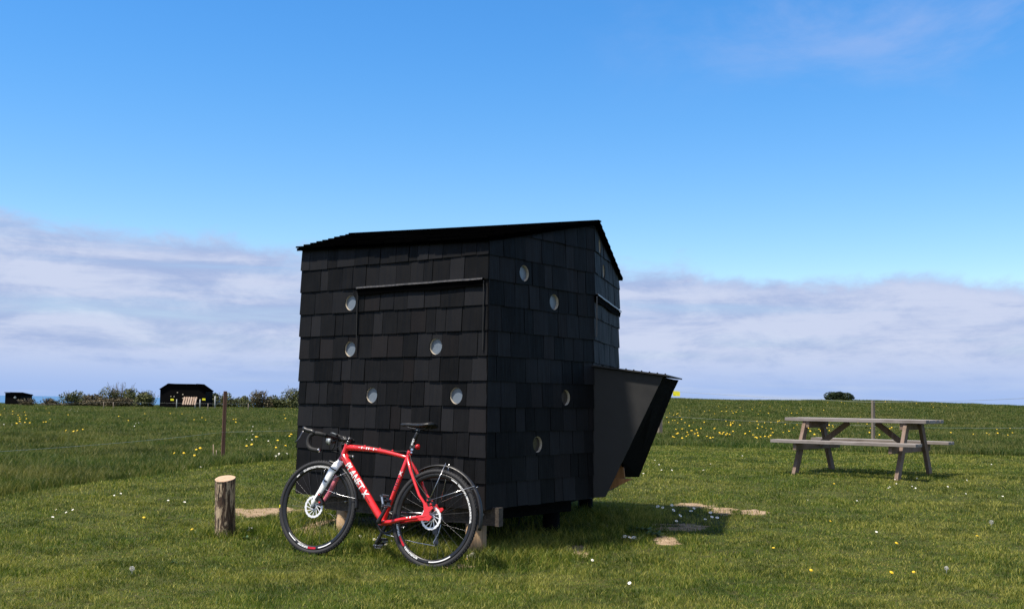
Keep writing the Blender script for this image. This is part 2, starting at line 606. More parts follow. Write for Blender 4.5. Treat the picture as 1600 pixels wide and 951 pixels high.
def grass_mat(name, dark, mid, dry, dry_amt, wide=1.0):
    m, t, p = new_mat(name)
    geo = t.add('ShaderNodeNewGeometry')
    pos = geo.outputs['Position']
    rnd = t.add('ShaderNodeAttribute', attribute_name='rnd').outputs['Fac']
    n1 = t.noise(pos, 0.55 * wide, 5.0, 0.6)
    n2 = t.noise(pos, 3.2 * wide, 4.0, 0.6)
    n3 = t.noise(t.mapping(pos, (0.35, 1.0, 1.0)), 1.3 * wide, 4.0, 0.6)
    c = t.mix(t.smooth(t.math('ADD', t.math('MULTIPLY', n2, 0.6), t.math('MULTIPLY', rnd, 0.4)), 0.3, 0.75), dark, mid)
    d = t.math('ADD', t.math('MULTIPLY', n1, 0.5), t.math('MULTIPLY', n3, 0.5))
    d = t.math('ADD', d, t.math('MULTIPLY', t.math('SUBTRACT', rnd, 0.5), 0.28))
    c = t.mix(t.math('MULTIPLY', t.smooth(d, 0.44, 0.60), dry_amt), c, dry)
    # darker, denser growth (clover and moss) in uneven patches
    n4 = t.noise(pos, 1.9 * wide, 6.0, 0.68, 0.5)
    n5 = t.noise(pos, 9.0 * wide, 3.0, 0.6, 0.3)
    dk = t.smooth(t.math('ADD', t.math('MULTIPLY', n4, 0.6), t.math('MULTIPLY', n5, 0.4)), 0.535, 0.43)
    c = t.mix(t.math('MULTIPLY', dk, 0.80), c, tuple(k * 0.60 for k in dark))
    st = t.smooth(t.math('FRACT', t.math('MULTIPLY', rnd, 7.31)), 0.90, 0.96)
    c = t.mix(t.math('MULTIPLY', st, 0.8), c, tuple(min(k * 1.45, 1) for k in dry))
    p.inputs['Roughness'].default_value = 0.5
    p.inputs['Specular IOR Level'].default_value = 0.2
    t.link(c, p.inputs['Base Color'])
    tr = t.add('ShaderNodeBsdfTranslucent')
    t.link(t.mix(1.0, c, (1.0, 1.15, 0.5), 'MULTIPLY'), tr.inputs[0])
    mx = t.add('ShaderNodeMixShader'); mx.inputs[0].default_value = 0.32
    t.link(p.outputs[0], mx.inputs[1]); t.link(tr.outputs[0], mx.inputs[2])
    t.link(mx.outputs[0], t.n['Material Output'].inputs[0])
    return m


M['ground'] = ground_mat()
M['lawn'] = grass_mat('lawn_blades', (0.050, 0.094, 0.008), (0.140, 0.195, 0.018), (0.32, 0.290, 0.065), 0.9)
M['meadow'] = grass_mat('meadow_blades', (0.034, 0.070, 0.008), (0.094, 0.142, 0.021), (0.215, 0.19, 0.062), 0.8, 0.6)


def sea_mat():
    m, t, p = new_mat('sea_water')
    geo = t.add('ShaderNodeNewGeometry')
    n = t.noise(geo.outputs['Position'], 0.004, 5.0, 0.6)
    t.link(t.mix(t.smooth(n, 0.35, 0.65), (0.045, 0.12, 0.24), (0.06, 0.15, 0.28)), p.inputs['Base Color'])
    p.inputs['Roughness'].default_value = 0.55
    p.inputs['Specular IOR Level'].default_value = 0.35
    return m


M['sea'] = sea_mat()


def leaf_mat(name, a, b):
    m, t, p = new_mat(name)
    geo = t.add('ShaderNodeNewGeometry')
    n = t.noise(geo.outputs['Position'], 1.6, 4.0, 0.6)
    f = t.math('ADD', t.math('MULTIPLY', n, 0.6), t.math('MULTIPLY', geo.outputs['Random Per Island'], 0.4))
    t.link(t.mix(t.smooth(f, 0.3, 0.75), a, b), p.inputs['Base Color'])
    p.inputs['Roughness'].default_value = 0.6
    p.inputs['Specular IOR Level'].default_value = 0.2
    return m


M['leaf_dark'] = leaf_mat('shrub_leaf_dark', (0.008, 0.014, 0.005), (0.026, 0.042, 0.012))
M['leaf_hedge'] = leaf_mat('hedge_leaf', (0.030, 0.040, 0.012), (0.100, 0.105, 0.035))
M['leaf_brown'] = leaf_mat('bramble_leaf', (0.045, 0.038, 0.020), (0.120, 0.095, 0.050))
M['twig'] = plain('twig', (0.05, 0.038, 0.028), 0.8)
M['petal_y'] = plain('dandelion_petal', (0.72, 0.47, 0.01), 0.7, vary=0.1)
M['petal_w'] = plain('daisy_petal', (0.78, 0.78, 0.76), 0.6, vary=0.05)
M['stem'] = plain('flower_stem', (0.10, 0.15, 0.04), 0.6)
M['weed'] = leaf_mat('weed_leaf', (0.05, 0.10, 0.045), (0.12, 0.19, 0.10))
M['clock'] = plain('seed_head', (0.55, 0.54, 0.50), 0.9)

# ------------------------------------------------------------------ ground, sea
xs = np.concatenate([-np.geomspace(900, 13, 26), np.arange(-12, -5.6, 0.25), np.arange(-5.5, 6.5, 0.06), np.arange(6.6, 14.1, 0.25), np.geomspace(15, 900, 26)])
ys = np.concatenate([-np.geomspace(60, 1, 8), np.arange(0, 6, 0.4), np.arange(6, 13, 0.06), np.arange(13, 32, 0.3), np.geomspace(32.3, 420, 90)])
GX, GY = np.meshgrid(xs, ys)
GZ = g(GX, GY)
so = soil(GX, GY)
GZ2 = GZ + 0.012 * so * (vnoise(GX, GY, 0.09) - 0.2)
nx, ny = len(xs), len(ys)
me = bpy.data.meshes.new('ground')
vv = np.stack([GX.ravel(), GY.ravel(), GZ2.ravel()], 1)
ii = np.arange((nx - 1) * (ny - 1)); r_, c_ = ii // (nx - 1), ii % (nx - 1)
q = np.stack([r_ * nx + c_, r_ * nx + c_ + 1, (r_ + 1) * nx + c_ + 1, (r_ + 1) * nx + c_], 1)


def fast_mesh(me, verts, loops, sizes):
    me.vertices.add(len(verts)); me.vertices.foreach_set('co', verts.astype(np.float32).ravel())
    me.loops.add(len(loops)); me.loops.foreach_set('vertex_index', loops.astype(np.int32))
    me.polygons.add(len(sizes))
    st = np.concatenate([[0], np.cumsum(sizes)[:-1]])
    me.polygons.foreach_set('loop_start', st.astype(np.int32))
    me.update(calc_edges=True)


fast_mesh(me, vv, q.ravel(), np.full(len(q), 4))
me.polygons.foreach_set('use_smooth', np.ones(len(q), bool))
a_ = me.attributes.new('soil', 'FLOAT', 'POINT'); a_.data.foreach_set('value', so.ravel().astype(np.float32))
a_ = me.attributes.new('meadow', 'FLOAT', 'POINT'); a_.data.foreach_set('value', meadow(GX, GY).ravel().astype(np.float32))
me.materials.append(M['ground'])
ground = bpy.data.objects.new('ground', me); COL.objects.link(ground); tag(ground, kind='structure')

sea = MB()
sea.add([(-40000, 60, -38), (40000, 60, -38), (40000, 45000, -38), (-40000, 45000, -38)], [(0, 1, 2, 3)])
tag(sea.build('sea', M['sea']), kind='structure')


# ------------------------------------------------------------------ grass blades
def blades(name, mat, P, H, W, lean, kind_label):
    n = len(P)
    az = rng.random(n) * 2 * np.pi
    face = rng.random(n) * 2 * np.pi
    sd = np.stack([np.cos(face), np.sin(face), np.zeros(n)], 1) * (W / 2)[:, None]
    ld = np.stack([np.cos(az), np.sin(az), np.zeros(n)], 1)
    lm = lean * (0.3 + rng.random(n)) * H
    up = np.array([0, 0, 1.0])
    base = P - up * 0.004
    mid = base + up * (H * 0.55)[:, None] + ld * (lm * 0.3)[:, None]
    tip = base + up * (H * (1 - 0.25 * lean * rng.random(n)))[:, None] + ld * lm[:, None]
    V = np.empty((n, 5, 3))
    V[:, 0] = base - sd; V[:, 1] = base + sd; V[:, 2] = mid + sd * 0.8; V[:, 3] = mid - sd * 0.8; V[:, 4] = tip
    k = np.arange(n)[:, None] * 5
    L = np.concatenate([k + np.array([[0, 1, 2, 3]]), k + np.array([[3, 2, 4]])], 1)
    sizes = np.tile([4, 3], n)
    me = bpy.data.meshes.new(name)
    fast_mesh(me, V.reshape(-1, 3), L.ravel(), sizes)
    a = me.attributes.new('rnd', 'FLOAT', 'POINT')
    a.data.foreach_set('value', np.repeat(rng.random(n), 5).astype(np.float32))
    me.materials.append(mat)
    o = bpy.data.objects.new(name, me); COL.objects.link(o)
    tag(o, kind_label, 'grass', kind='stuff')
    return o


def sample(d0, d1, rho, power, dref):
    """random ground points between depths d0..d1, density rho*(dref/D)^power per square metre"""
    out = []
    edges = np.geomspace(d0, d1, 40)
    for a, b in zip(edges[:-1], edges[1:]):
        m = (a + b) / 2
        half = 0.50 * b + 1.3
        n = int(rho * (dref / m) ** power * (b - a) * 2 * half)
        out.append(np.stack([rng.uniform(-half, half, n), rng.uniform(a, b, n)], 1))
    return np.concatenate(out)


CONTACT = []      # places where the mower does not reach: (x, y, radius, height)
LOG = at(349, 836)
CONTACT.append((LOG.x, LOG.y, 0.28, 0.07))


def tall_near(x, y):
    """extra blade length round the cabin, bicycle and log"""
    t = np.zeros(np.shape(x))
    for (cx, cy, r, h) in CONTACT:
        t = np.maximum(t, h * np.clip(1.2 - np.hypot(x - cx, y - cy) / r, 0, 1))
    e = np.full(np.shape(x), 9.0)
    for a, b in zip(PLAN, PLAN[1:] + PLAN[:1]):
        ab = b - a
        tt = np.clip(((x - a.x) * ab.x + (y - a.y) * ab.y) / ab.length_squared, 0, 1)
        e = np.minimum(e, np.hypot(x - a.x - ab.x * tt, y - a.y - ab.y * tt))
    e = np.where(inside(x, y, PLAN), 0, e)
    t = np.maximum(t, 0.085 * np.clip(1.15 - e / 0.55, 0, 1) ** 0.8)
    return t


pts = sample(5.2, 27, 8600, 1.65, 7.0)
x, y = pts[:, 0], pts[:, 1]
keep = meadow(x, y) < 0.5
keep &= rng.random(len(x)) > soil(x, y) * 0.80
core_in = inside(x, y, PLAN, -0.28)
keep &= ~(core_in & (rng.random(len(x)) < 0.8))
x, y = x[keep], y[keep]
dens = fbm(x, y, 0.5, 3)
keep = rng.random(len(x)) < 0.45 + 1.1 * dens
x, y = x[keep], y[keep]
tn = tall_near(x, y)
clump = fbm(x, y, 0.22, 3)
stripe = 0.5 + 0.5 * np.sin((x * 0.25 + y) * 2 * np.pi / 1.5)
H = (0.011 + 0.036 * clump ** 1.5 + 0.005 * stripe) * (0.6 + 0.8 * rng.random(len(x))) + tn * (0.4 + 0.9 * rng.random(len(x)))
W = 0.0031 * (0.7 + 0.6 * rng.random(len(x))) * np.maximum(y / 7, 0.9) ** 0.9
blades('lawn_grass', M['lawn'], np.stack([x, y, g(x, y)], 1), H, W, 0.75, 'short mown grass of the lawn with dry yellowish patches')
print('lawn blades', len(x))

pts = sample(7, 100, 3900, 1.55, 12.0)
x, y = pts[:, 0], pts[:, 1]
keep = meadow(x, y) > rng.random(len(x)) * 0.9 + 0.05
x, y = x[keep], y[keep]
clump = fbm(x, y, 0.8, 3)
big_ = fbm(x, y, 4.0, 2)
H = (0.035 + 0.13 * clump ** 1.6 + 0.05 * big_) * (0.55 + 0.75 * rng.random(len(x)))
W = 0.0042 * (0.7 + 0.6 * rng.random(len(x))) * (y / 12) ** 0.85
blades('meadow_grass', M['meadow'], np.stack([x, y, g(x, y)], 1), H, W, 0.65, 'long unmown meadow grass beyond the mown lawn')
print('meadow blades', len(x))

# ------------------------------------------------------------------ shingled cabin
Z_BOT, Z_EAVE, Z_RIDGE = 0.385, 2.35, 2.665
Z_BACK, Z_RBACK = 2.425, 2.70      # the back end stands a little higher
cabin = empty('shelter_cabin', (P0.x, P0.y, float(g(P0.x, P0.y))))
tag(cabin, 'large black shingled shelter on short posts with round portholes, bicycle leaning against it', 'shelter')
cab_in = Matrix.Translation(cabin.location).inverted()


def v3(p, z):
    return Vector((p.x, p.y, z))


def bool_holes(me_obj, cutters):
    for c in cutters:
        m = me_obj.modifiers.new('hole', 'BOOLEAN'); m.operation = 'DIFFERENCE'; m.object = c; m.solver = 'EXACT'
    dg = bpy.context.evaluated_depsgraph_get()
    dg.update()
    nm = bpy.data.meshes.new_from_object(me_obj.evaluated_get(dg))
    for m in list(me_obj.modifiers):
        me_obj.modifiers.remove(m)
    return nm


def shingle_wall(a, b, za, zb, holes, seed, name='shingle_wall', za0=Z_BOT, rowh=0.187, zb0=None, wide=(0.09, 0.20), ext=(0.012, 0.012)):
    """courses of tapered shingles between plan points a and b; the top follows za..zb"""
    rr = random.Random(seed)
    d = (b - a); L = d.length; u = d.normalized(); n = Vector((u.y, -u.x))    # outward for counter-clockwise walk
    mb = MB(cab_in); hits = []
    ztop = max(za, zb)
    k = 0; z = za0
    while z < ztop - 0.01:
        s = -ext[0]
        jitter_row = rr.uniform(-0.003, 0.003)
        while s < L - 0.001:
            wv = rr.uniform(*wide)
            if rr.random() < 0.18: wv *= 1.35
            e = s + wv
            if e > L - 0.05: e = L + ext[1]
            s0, s1 = s + 0.0024, e - 0.0024
            zb_ = z - 0.012 + rr.uniform(-0.003, 0.003) + jitter_row
            f0 = 0.036 + rr.uniform(-0.002, 0.003)
            tilt = rr.uniform(-0.003, 0.003)
            vs = []
            for (q, off, zz) in ((s0, f0, zb_), (s1, f0 + tilt, zb_ + rr.uniform(-0.001, 0.001)), (s1, 0.026 + tilt, z + rowh + 0.004), (s0, 0.026, z + rowh + 0.004)):
                lim = za + (zb - za) * min(max(q / L, 0), 1) - 0.012
                vs.append((q, off, min(zz, lim)))
            if max(p[2] for p in vs) - min(p[2] for p in vs) > 0.02:
                V8 = []
                for (q, off, zz) in vs: V8.append(v3(a + u * q + n * off, zz))
                for (q, off, zz) in vs: V8.append(v3(a + u * q + n * (off - 0.009), zz))
                F = [(0, 1, 2, 3), (7, 6, 5, 4), (0, 4, 5, 1), (1, 5, 6, 2), (2, 6, 7, 3), (3, 7, 4, 0)]
                hit = [h for h in holes if s0 - 0.07 < h[0] < s1 + 0.07 and zb_ - 0.07 < h[1] < z + rowh + 0.08]
                if hit:
                    hits.append((V8, F, hit))
                else:
                    mb.add(V8, F)
            s = e
        z += rowh; k += 1
    cut = {}
    for h in holes:
        c = MB()
        O = v3(a + u * h[0] - n * 0.05, h[1])
        c.lathe([(0, 0), (0.0625, 0), (0.0625, 0.16), (0, 0.16)], O, (n.x, n.y, 0), 40)
        cut[h] = c.build('cutter', M['core'])
    for (V8, F, hit) in hits:
        t = MB(); t.add(V8, F)
        to = t.build('tmp', M['shingle'])
        nm = bool_holes(to, [cut[h] for h in hit])
        mb.add([v.co.copy() for v in nm.vertices], [list(p.vertices) for p in nm.polygons])
        bpy.data.objects.remove(to); bpy.data.meshes.remove(nm)
    for c in cut.values():
        bpy.data.objects.remove(c)
    o = mb.build(name, M['shingle'], cabin)
    # portholes
    for h in holes:
        O = v3(a + u * h[0], h[1]); ax = Vector((n.x, n.y, 0))
        fr = MB(cab_in)
        fr.lathe([(0.0620, -0.035), (0.0620, 0.026), (0.0600, 0.026), (0.0600, -0.035)], O, ax, 40, closed=True)
        f_ = fr.build('porthole', M['liner'], cabin)
        pn = MB(cab_in)
        pn.lathe([(0, -0.004), (0.0598, -0.004), (0.0598, 0.000), (0, 0.000)], O + ax * (0.012 if seed == 1 else 0.004), ax, 40, smooth=False)
        pn.build('pane', M['pane_dark'] if (seed == 2 and h[1] < 1.3) else M['pane'], f_)
    return o


def wall_uv(px, py, a, b):
    """(distance along, height) where a sight line meets the wall plane"""
    d = cam_rot.to_3x3() @ Vector(((px - 800) / FPX, -(py - PCY) / FPX, -1.0))
    u = (b - a).normalized(); n = Vector((u.y, -u.x))
    aa = a + n * 0.035
    t = aa.dot(n) / (d.x * n.x + d.y * n.y)
    p = Vector((d.x * t, d.y * t))
    return ((p - aa).dot(u), CAM_Z + d.z * t)


holesA = [wall_uv(px, py, P1, P0) for px, py in ((547, 473), (546, 545), (680, 541), (580, 617), (712, 618))]
holesB = [wall_uv(px, py, P0, PK) for px, py in ((820, 427), (867, 472), (885, 621), (841, 694))]
holesC = [wall_uv(px, py, PK, P3) for px, py in ((938, 386), (944, 424))]
print('holes', holesA, holesB, holesC)
shingle_wall(P1, P0, Z_BACK, Z_EAVE, holesA, 1, wide=(0.085, 0.19), ext=(0.012, 0.035))
shingle_wall(P0, PK, Z_EAVE, Z_RIDGE, holesB, 2, wide=(0.10, 0.19), ext=(0.030, 0.010))
shingle_wall(PK, P3, Z_RIDGE, Z_EAVE, holesC, 3, wide=(0.10, 0.19))
shingle_wall(P3, P4, Z_EAVE, Z_BACK, [], 4)
shingle_wall(P4, RE, Z_BACK, Z_RBACK, [], 5)
shingle_wall(RE, P1, Z_RBACK, Z_BACK, [], 6)

# solid core behind the shingles
core = MB(cab_in)
cen = sum(PLAN, Vector((0, 0))) / 6


def shrink(p, k=0.035):
    return p + (cen - p).normalized() * k


ring = [(P0, Z_EAVE), (PK, Z_RIDGE), (P3, Z_EAVE), (P4, Z_BACK), (RE, Z_RBACK), (P1, Z_BACK)]
vs = [v3(shrink(p), Z_BOT + 0.01) for p, z in ring] + [v3(shrink(p), z - 0.03) for p, z in ring]
fs = [(5, 4, 3, 2, 1, 0)] + [(i, (i + 1) % 6, 6 + (i + 1) % 6, 6 + i) for i in range(6)] + [(6, 7, 10, 11), (7, 8, 9, 10)]
core.add(vs, fs)
core.build('inner_wall', M['core'], cabin)


# roof of overlapping courses on each side of the ridge
def roof_side(e0, e1, r0, r1, seed):
    """e0-e1 eave, r0-r1 ridge (3-D points); courses run parallel to the eave"""
    rr = random.Random(seed)
    mb = MB(cab_in)
    rows = 9
    up = Vector((0, 0, 1))
    for k in range(rows):
        t0 = k / rows - (0.02 if k == 0 else 0.0); t1 = min((k + 1.25) / rows, 1.0)
        A0 = e0.lerp(r0, t0); A1 = e1.lerp(r1, t0); B0 = e0.lerp(r0, t1); B1 = e1.lerp(r1, t1)
        s = 0.0; L = (A1 - A0).length
        while s < 1:
            e = s + rr.uniform(0.10, 0.2) / L
            if e > 1 - 0.05: e = 1.0
            q0, q1 = s + 0.001, e - 0.001
            lo = 0.024 + rr.uniform(-0.002, 0.003); hi = 0.008
            j = rr.uniform(-0.006, 0.006) / max((B0 - A0).length, .1)
            p = [A0.lerp(A1, q0) + up * lo, A0.lerp(A1, q1) + up * lo, B0.lerp(B1, q1) + up * hi, B0.lerp(B1, q0) + up * hi]
            p[0] = p[0].lerp(p[3], j); p[1] = p[1].lerp(p[2], j)
            th = up * 0.014
            V8 = p + [x_ - th for x_ in p]
            mb.add(V8, [(0, 1, 2, 3), (7, 6, 5, 4), (0, 4, 5, 1), (1, 5, 6, 2), (2, 6, 7, 3), (3, 7, 4, 0)])
            s = e
    return mb


def outp(p, k):
    return p + (p - cen).normalized() * k


OV = 0.075
E0, E1 = v3(outp(P0, OV), Z_EAVE), v3(outp(P1, OV), Z_BACK)
R0, R1 = v3(outp(PK, OV), Z_RIDGE), v3(outp(RE, 0.05), Z_RBACK)
F0, F1 = v3(outp(P3, OV), Z_EAVE), v3(outp(P4, OV), Z_BACK)
roofm = roof_side(E0, E1, R0, R1, 21)
other = roof_side(F0, F1, R0, R1, 22)
roofm.v += other.v
off = len(roofm.v) - len(other.v)
roofm.f += [[i + off for i in f] for f in other.f]; roofm.sm += other.sm; roofm.mi += other.mi
# deck under the courses
up = Vector((0, 0, 1))
for (a, b, c, d) in ((E0, E1, R1, R0), (F0, F1, R1, R0)):
    t_, b_ = [p + up * 0.006 for p in (a, b, c, d)], [p - up * 0.016 for p in (a, b, c, d)]
    roofm.add(t_ + b_, [(0, 1, 2, 3), (7, 6, 5, 4), (0, 4, 5, 1), (1, 5, 6, 2), (2, 6, 7, 3), (3, 7, 4, 0)])
roofm.bar(R0 + up * 0.012, R1 + up * 0.012, 0.06, 0.012)
roofo = roofm.build('roof', M['roof'], cabin)


# hinged shutter flashings
def wall_pt(a, b, s, z, off):
    u = (b - a).normalized(); n = Vector((u.y, -u.x))
    return v3(a + u * s + n * off, z)


def strip(a, b, p0, p1, drop, mat):
    s0, z0 = wall_uv(*p0, a, b); s1, z1 = wall_uv(*p1, a, b)
    mb = MB(cab_in)
    N_ = 10
    row = []
    for i in range(N_ + 1):
        t = i / N_
        s = s0 + (s1 - s0) * t; z = z0 + (z1 - z0) * t + 0.0012 * math.sin(t * 19)
        row.append((wall_pt(a, b, s, z + 0.004, 0.030), wall_pt(a, b, s, z, 0.062), wall_pt(a, b, s, z - 0.010, 0.063 + 0.001 * math.sin(t * 31))))
    for i in range(N_):
        for k in range(2):
            p, q_ = row[i], row[i + 1]
            th = Vector((0, 0, -0.003))
            mb.add([p[k], q_[k], q_[k + 1], p[k + 1], p[k] + th, q_[k] + th, q_[k + 1] + th, p[k + 1] + th],
                   [(0, 1, 2, 3), (7, 6, 5, 4), (0, 4, 5, 1), (2, 6, 7, 3), (1, 5, 6, 2), (3, 7, 4, 0)])
    o = mb.build('flashing_strip', mat, cabin)
    # ragged felt apron hanging under it
    ap = MB(cab_in)
    rr = random.Random(9)
    prev = None
    for i in range(19):
        t = i / 18
        s = s0 + (s1 - s0) * t; z = z0 + (z1 - z0) * t - 0.012
        lowr = z - drop * (1 + 0.10 * math.sin(t * 11 + 1) + rr.uniform(-.03, .03))
        cur = (wall_pt(a, b, s, z, 0.054), wall_pt(a, b, s, lowr, 0.047), wall_pt(a, b, s, lowr, 0.043), wall_pt(a, b, s, z, 0.050))
        if prev:
            ap.add(list(prev) + list(cur), [(0, 4, 5, 1), (1, 5, 6, 2), (2, 6, 7, 3), (3, 7, 4, 0)])
        prev = cur
    ap.build('apron', M['bayfront'], o)
    return s0, z0, s1, z1


s0, z0, s1, z1 = strip(P1, P0, (560, 449), (757, 434), 0.052, M['strip'])
for s_, zz in ((s0, z0), (s1 + 0.0, z1)):      # thin edge trims of the shutter below
    sh = MB(cab_in)
    sh.bar(wall_pt(P1, P0, s_, zz - 0.02, 0.045), wall_pt(P1, P0, s_, zz - 0.53, 0.045), 0.006, 0.012, up=(0, 0, 1))
    sh.build('shutter_trim', M['bay'], cabin)
s0, z0, s1, z1 = strip(PK, P3, (930, 459), (967, 486), 0.05, M['strip2'])
sh = MB(cab_in)
sh.bar(wall_pt(PK, P3, s0, z0 - 0.02, 0.05), wall_pt(PK, P3, s0, z0 - 0.36, 0.05), 0.010, 0.014)
sh.build('shutter_trim', M['strip'], cabin)
# corner bead
sh = MB(cab_in)
sh.bar(v3(outp(P0, 0.040), Z_BOT), v3(outp(P0, 0.040), Z_EAVE - 0.02), 0.010, 0.010, up=(0, 1, 0))
sh.build('corner_trim', M['core'], cabin)

# entrance bay on the far gable wall
u = (P3 - PK).normalized(); n = Vector((u.y, -u.x))
ZT = 1.40


def bay_pt(s, o, z):
    return v3(PK + u * s + n * o, z)


def uo(px, py, s):
    """offset from wall plane and height where the sight line meets the bay's side plane at s"""
    d = cam_rot.to_3x3() @ Vector(((px - 800) / FPX, -(py - PCY) / FPX, -1.0))
    c = PK + u * s
    t = c.dot(u) / (d.x * u.x + d.y * u.y)
    p = Vector((d.x * t, d.y * t))
    return ((p - c).dot(n), CAM_Z + d.z * t)


sN, sF = 0.02, (P3 - PK).length - 0.03
near = [uo(926, 573.5, sN), uo(1036, 588, sN), uo(946, 776, sN), uo(922, 777, sN)]
print('bay side', near)
top_in, top_out, bot_out, bot_in = near
bay = MB(cab_in)
U3 = Vector((n.x, n.y, 0)); V3 = Vector((0, 0, 1))
bay.prism([(0.02, top_in[1]), top_out, bot_out, (0.02, bot_in[1])], 0.016, v3(PK + u * sN, 0), U3, V3)
bo = bay.build('bay_side', M['bay'], cabin)
bay = MB(cab_in)
bay.prism([(0.02, top_in[1]), top_out, (0.24, 0.62), (0.02, 0.60)], 0.016, v3(PK + u * sF, 0), U3, V3)
bay.build('bay_side', M['bayfront'], cabin)
farp = [uo(1060, 590, sF), uo(1000, 745, sF)]
print('far', farp)
# slanting front, ends above the foot of the side panel
low_z = 0.50
tt = (top_out[1] - low_z) / (top_out[1] - bot_out[1])
low_o = top_out[0] + (bot_out[0] - top_out[0]) * tt
bay = MB(cab_in)
ptsN = [bay_pt(sN + 0.010, top_out[0] - 0.012, top_out[1] - 0.004), bay_pt(sN + 0.35, low_o - 0.012, low_z)]
A = bay_pt(sN + 0.012, top_out[0] - 0.010, top_out[1] - 0.002); B = bay_pt(sF + 0.01, top_out[0] - 0.010, top_out[1] - 0.002)
C_ = bay_pt(sF + 0.01, farp[1][0] - 0.010, farp[1][1]); best = None      # the panel's lower near corner, cut back so that the timber shows under it
for k_ in range(20, 120):
    s_ = k_ / 100; o_, z_ = uo(981, 745, s_)
    tl_ = (s_ - sN) / (sF - sN)
    want = low_o + (farp[1][0] - low_o) * tl_
    if best is None or abs(o_ - want) < best[0]: best = (abs(o_ - want), s_, want, z_)
print('lower corner', best)
D_ = bay_pt(best[1], best[2] - 0.010, best[3])
mo = low_o + (top_out[0] - low_o) * 0.22
D2 = bay_pt(sN + 0.012, mo - 0.010, low_z + (top_out[1] - low_z) * 0.22)
th = Vector((-n.x, -n.y, 0)) * 0.018
bay.add([A, B, C_, D_, D2] + [p + th for p in (A, B, C_, D_, D2)],
        [(0, 1, 2, 3, 4), (9, 8, 7, 6, 5)] + [(i, (i + 1) % 5, 5 + (i + 1) % 5, 5 + i) for i in range(5)])
bay.build('bay_front', M['bayfront'], cabin)
bay = MB(cab_in)
bay.bar(bay_pt(sN - 0.02, 0, top_in[1] + 0.012).lerp(bay_pt(sF, 0, top_in[1] + 0.012), 0.5) + Vector((n.x, n.y, 0)) * 0.02,
        bay_pt((sN + sF) / 2 - 0.01, top_out[0] + 0.03, top_out[1] + 0.010), sF - sN + 0.06, 0.012)
lid = bay.build('bay_lid', M['bay'], cabin)
for k in range(9):
    bt = MB(cab_in)
    o_ = 0.1 + 0.065 * k
    z_ = top_in[1] + (top_out[1] - top_in[1]) * o_ / top_out[0] + 0.02
    bt.lathe([(0, 0), (0.007, 0), (0.006, 0.006), (0, 0.009)], bay_pt(sN + 0.01, o_, z_), (0, 0, 1), 8)
    bt.build('screw_head', M['core'], lid)
bay = MB(cab_in)
bay.prism([(-0.02, 0.50), (0.42 * top_out[0], 0.52), (0.36 * top_out[0], 0.80), (0.15, 0.92), (-0.02, 0.92)], 0.03, v3(PK + u * (sN + 0.30), 0), U3, V3)
bay.prism([(-0.02, 0.44), (0.16, 0.44), (0.34, 0.53), (-0.02, 0.53)], 0.04, v3(PK + u * (sN + 0.16), 0), U3, V3)
bay.build('bay_floor', M['ply'], cabin)

# underframe and posts
uA = (P1 - P0).normalized(); nA = Vector((-uA.y, uA.x))
if nA.dot(cen - P0) < 0: nA = -nA
uB = (PK - P0).normalized(); uC = (P3 - PK).normalized()
bm_ = MB(cab_in)
bA0 = P0 + nA * 0.07 - uA * 0.10; bA1 = P1 + nA * 0.07 + uA * -0.25
bm_.bar(v3(bA0, Z_BOT - 0.065), v3(bA1, Z_BOT - 0.065), 0.05, 0.135)
fb = bm_.build('floor_beam', M['beam'], cabin)
for t in (0.08, 0.30, 0.52, 0.86):
    p = bA0.lerp(bA1, t) - nA * 0.026
    bt = MB(cab_in)
    bt.lathe([(0, 0), (0.013, 0), (0.011, 0.008), (0, 0.010)], v3(p, Z_BOT - 0.055), (-nA.x, -nA.y, 0), 10)
    bt.build('bolt', M['bolt'], fb)
for (a, b) in ((P0 + nA * 0.10 + uA * 0.25, PK + uA * 0.2), (P3 + uA * 0.3, PK + uA * 0.45), (P1 + nA * 0.3 - uA * 0.12, RE - uA * 0.15)):
    m_ = MB(cab_in)
    m_.bar(v3(a, Z_BOT - 0.07), v3(b, Z_BOT - 0.07), 0.05, 0.12)
    m_.build('floor_beam', M['core'], cabin)
pl = [(P0 + nA * 0.10 + uA * 0.155, 0.078, M['post']), (at(531, 833).xy.lerp(P1 + nA * 0.1, 0.0), 0.068, M['post']),
      (PK - uB * 0.18 + uA * 0.25, 0.07, M['core']), (P3 + uA * 0.3 - uC * 0.12, 0.07, M['core']), (P4.lerp(cen, 0.2), 0.07, M['core'])]
# second front post sits on the wall line where the sight line crosses it
sx1, _z = wall_uv(520, 800, P1, P0)
p2 = P1 + (P0 - P1).normalized() * sx1 + nA * 0.10
pl[1] = (p2, 0.068, M['post'])
for (p, r, mt) in pl:
    m_ = MB(cab_in)
    zg = float(g(p.x, p.y))
    m_.lathe([(0, -0.2), (r * 1.03, -0.2), (r * 1.02, 0.02), (r, Z_BOT - 0.132 - zg), (0, Z_BOT - 0.132 - zg)], v3(p, zg), (0, 0, 1), 20)
    m_.build('post', mt, cabin)

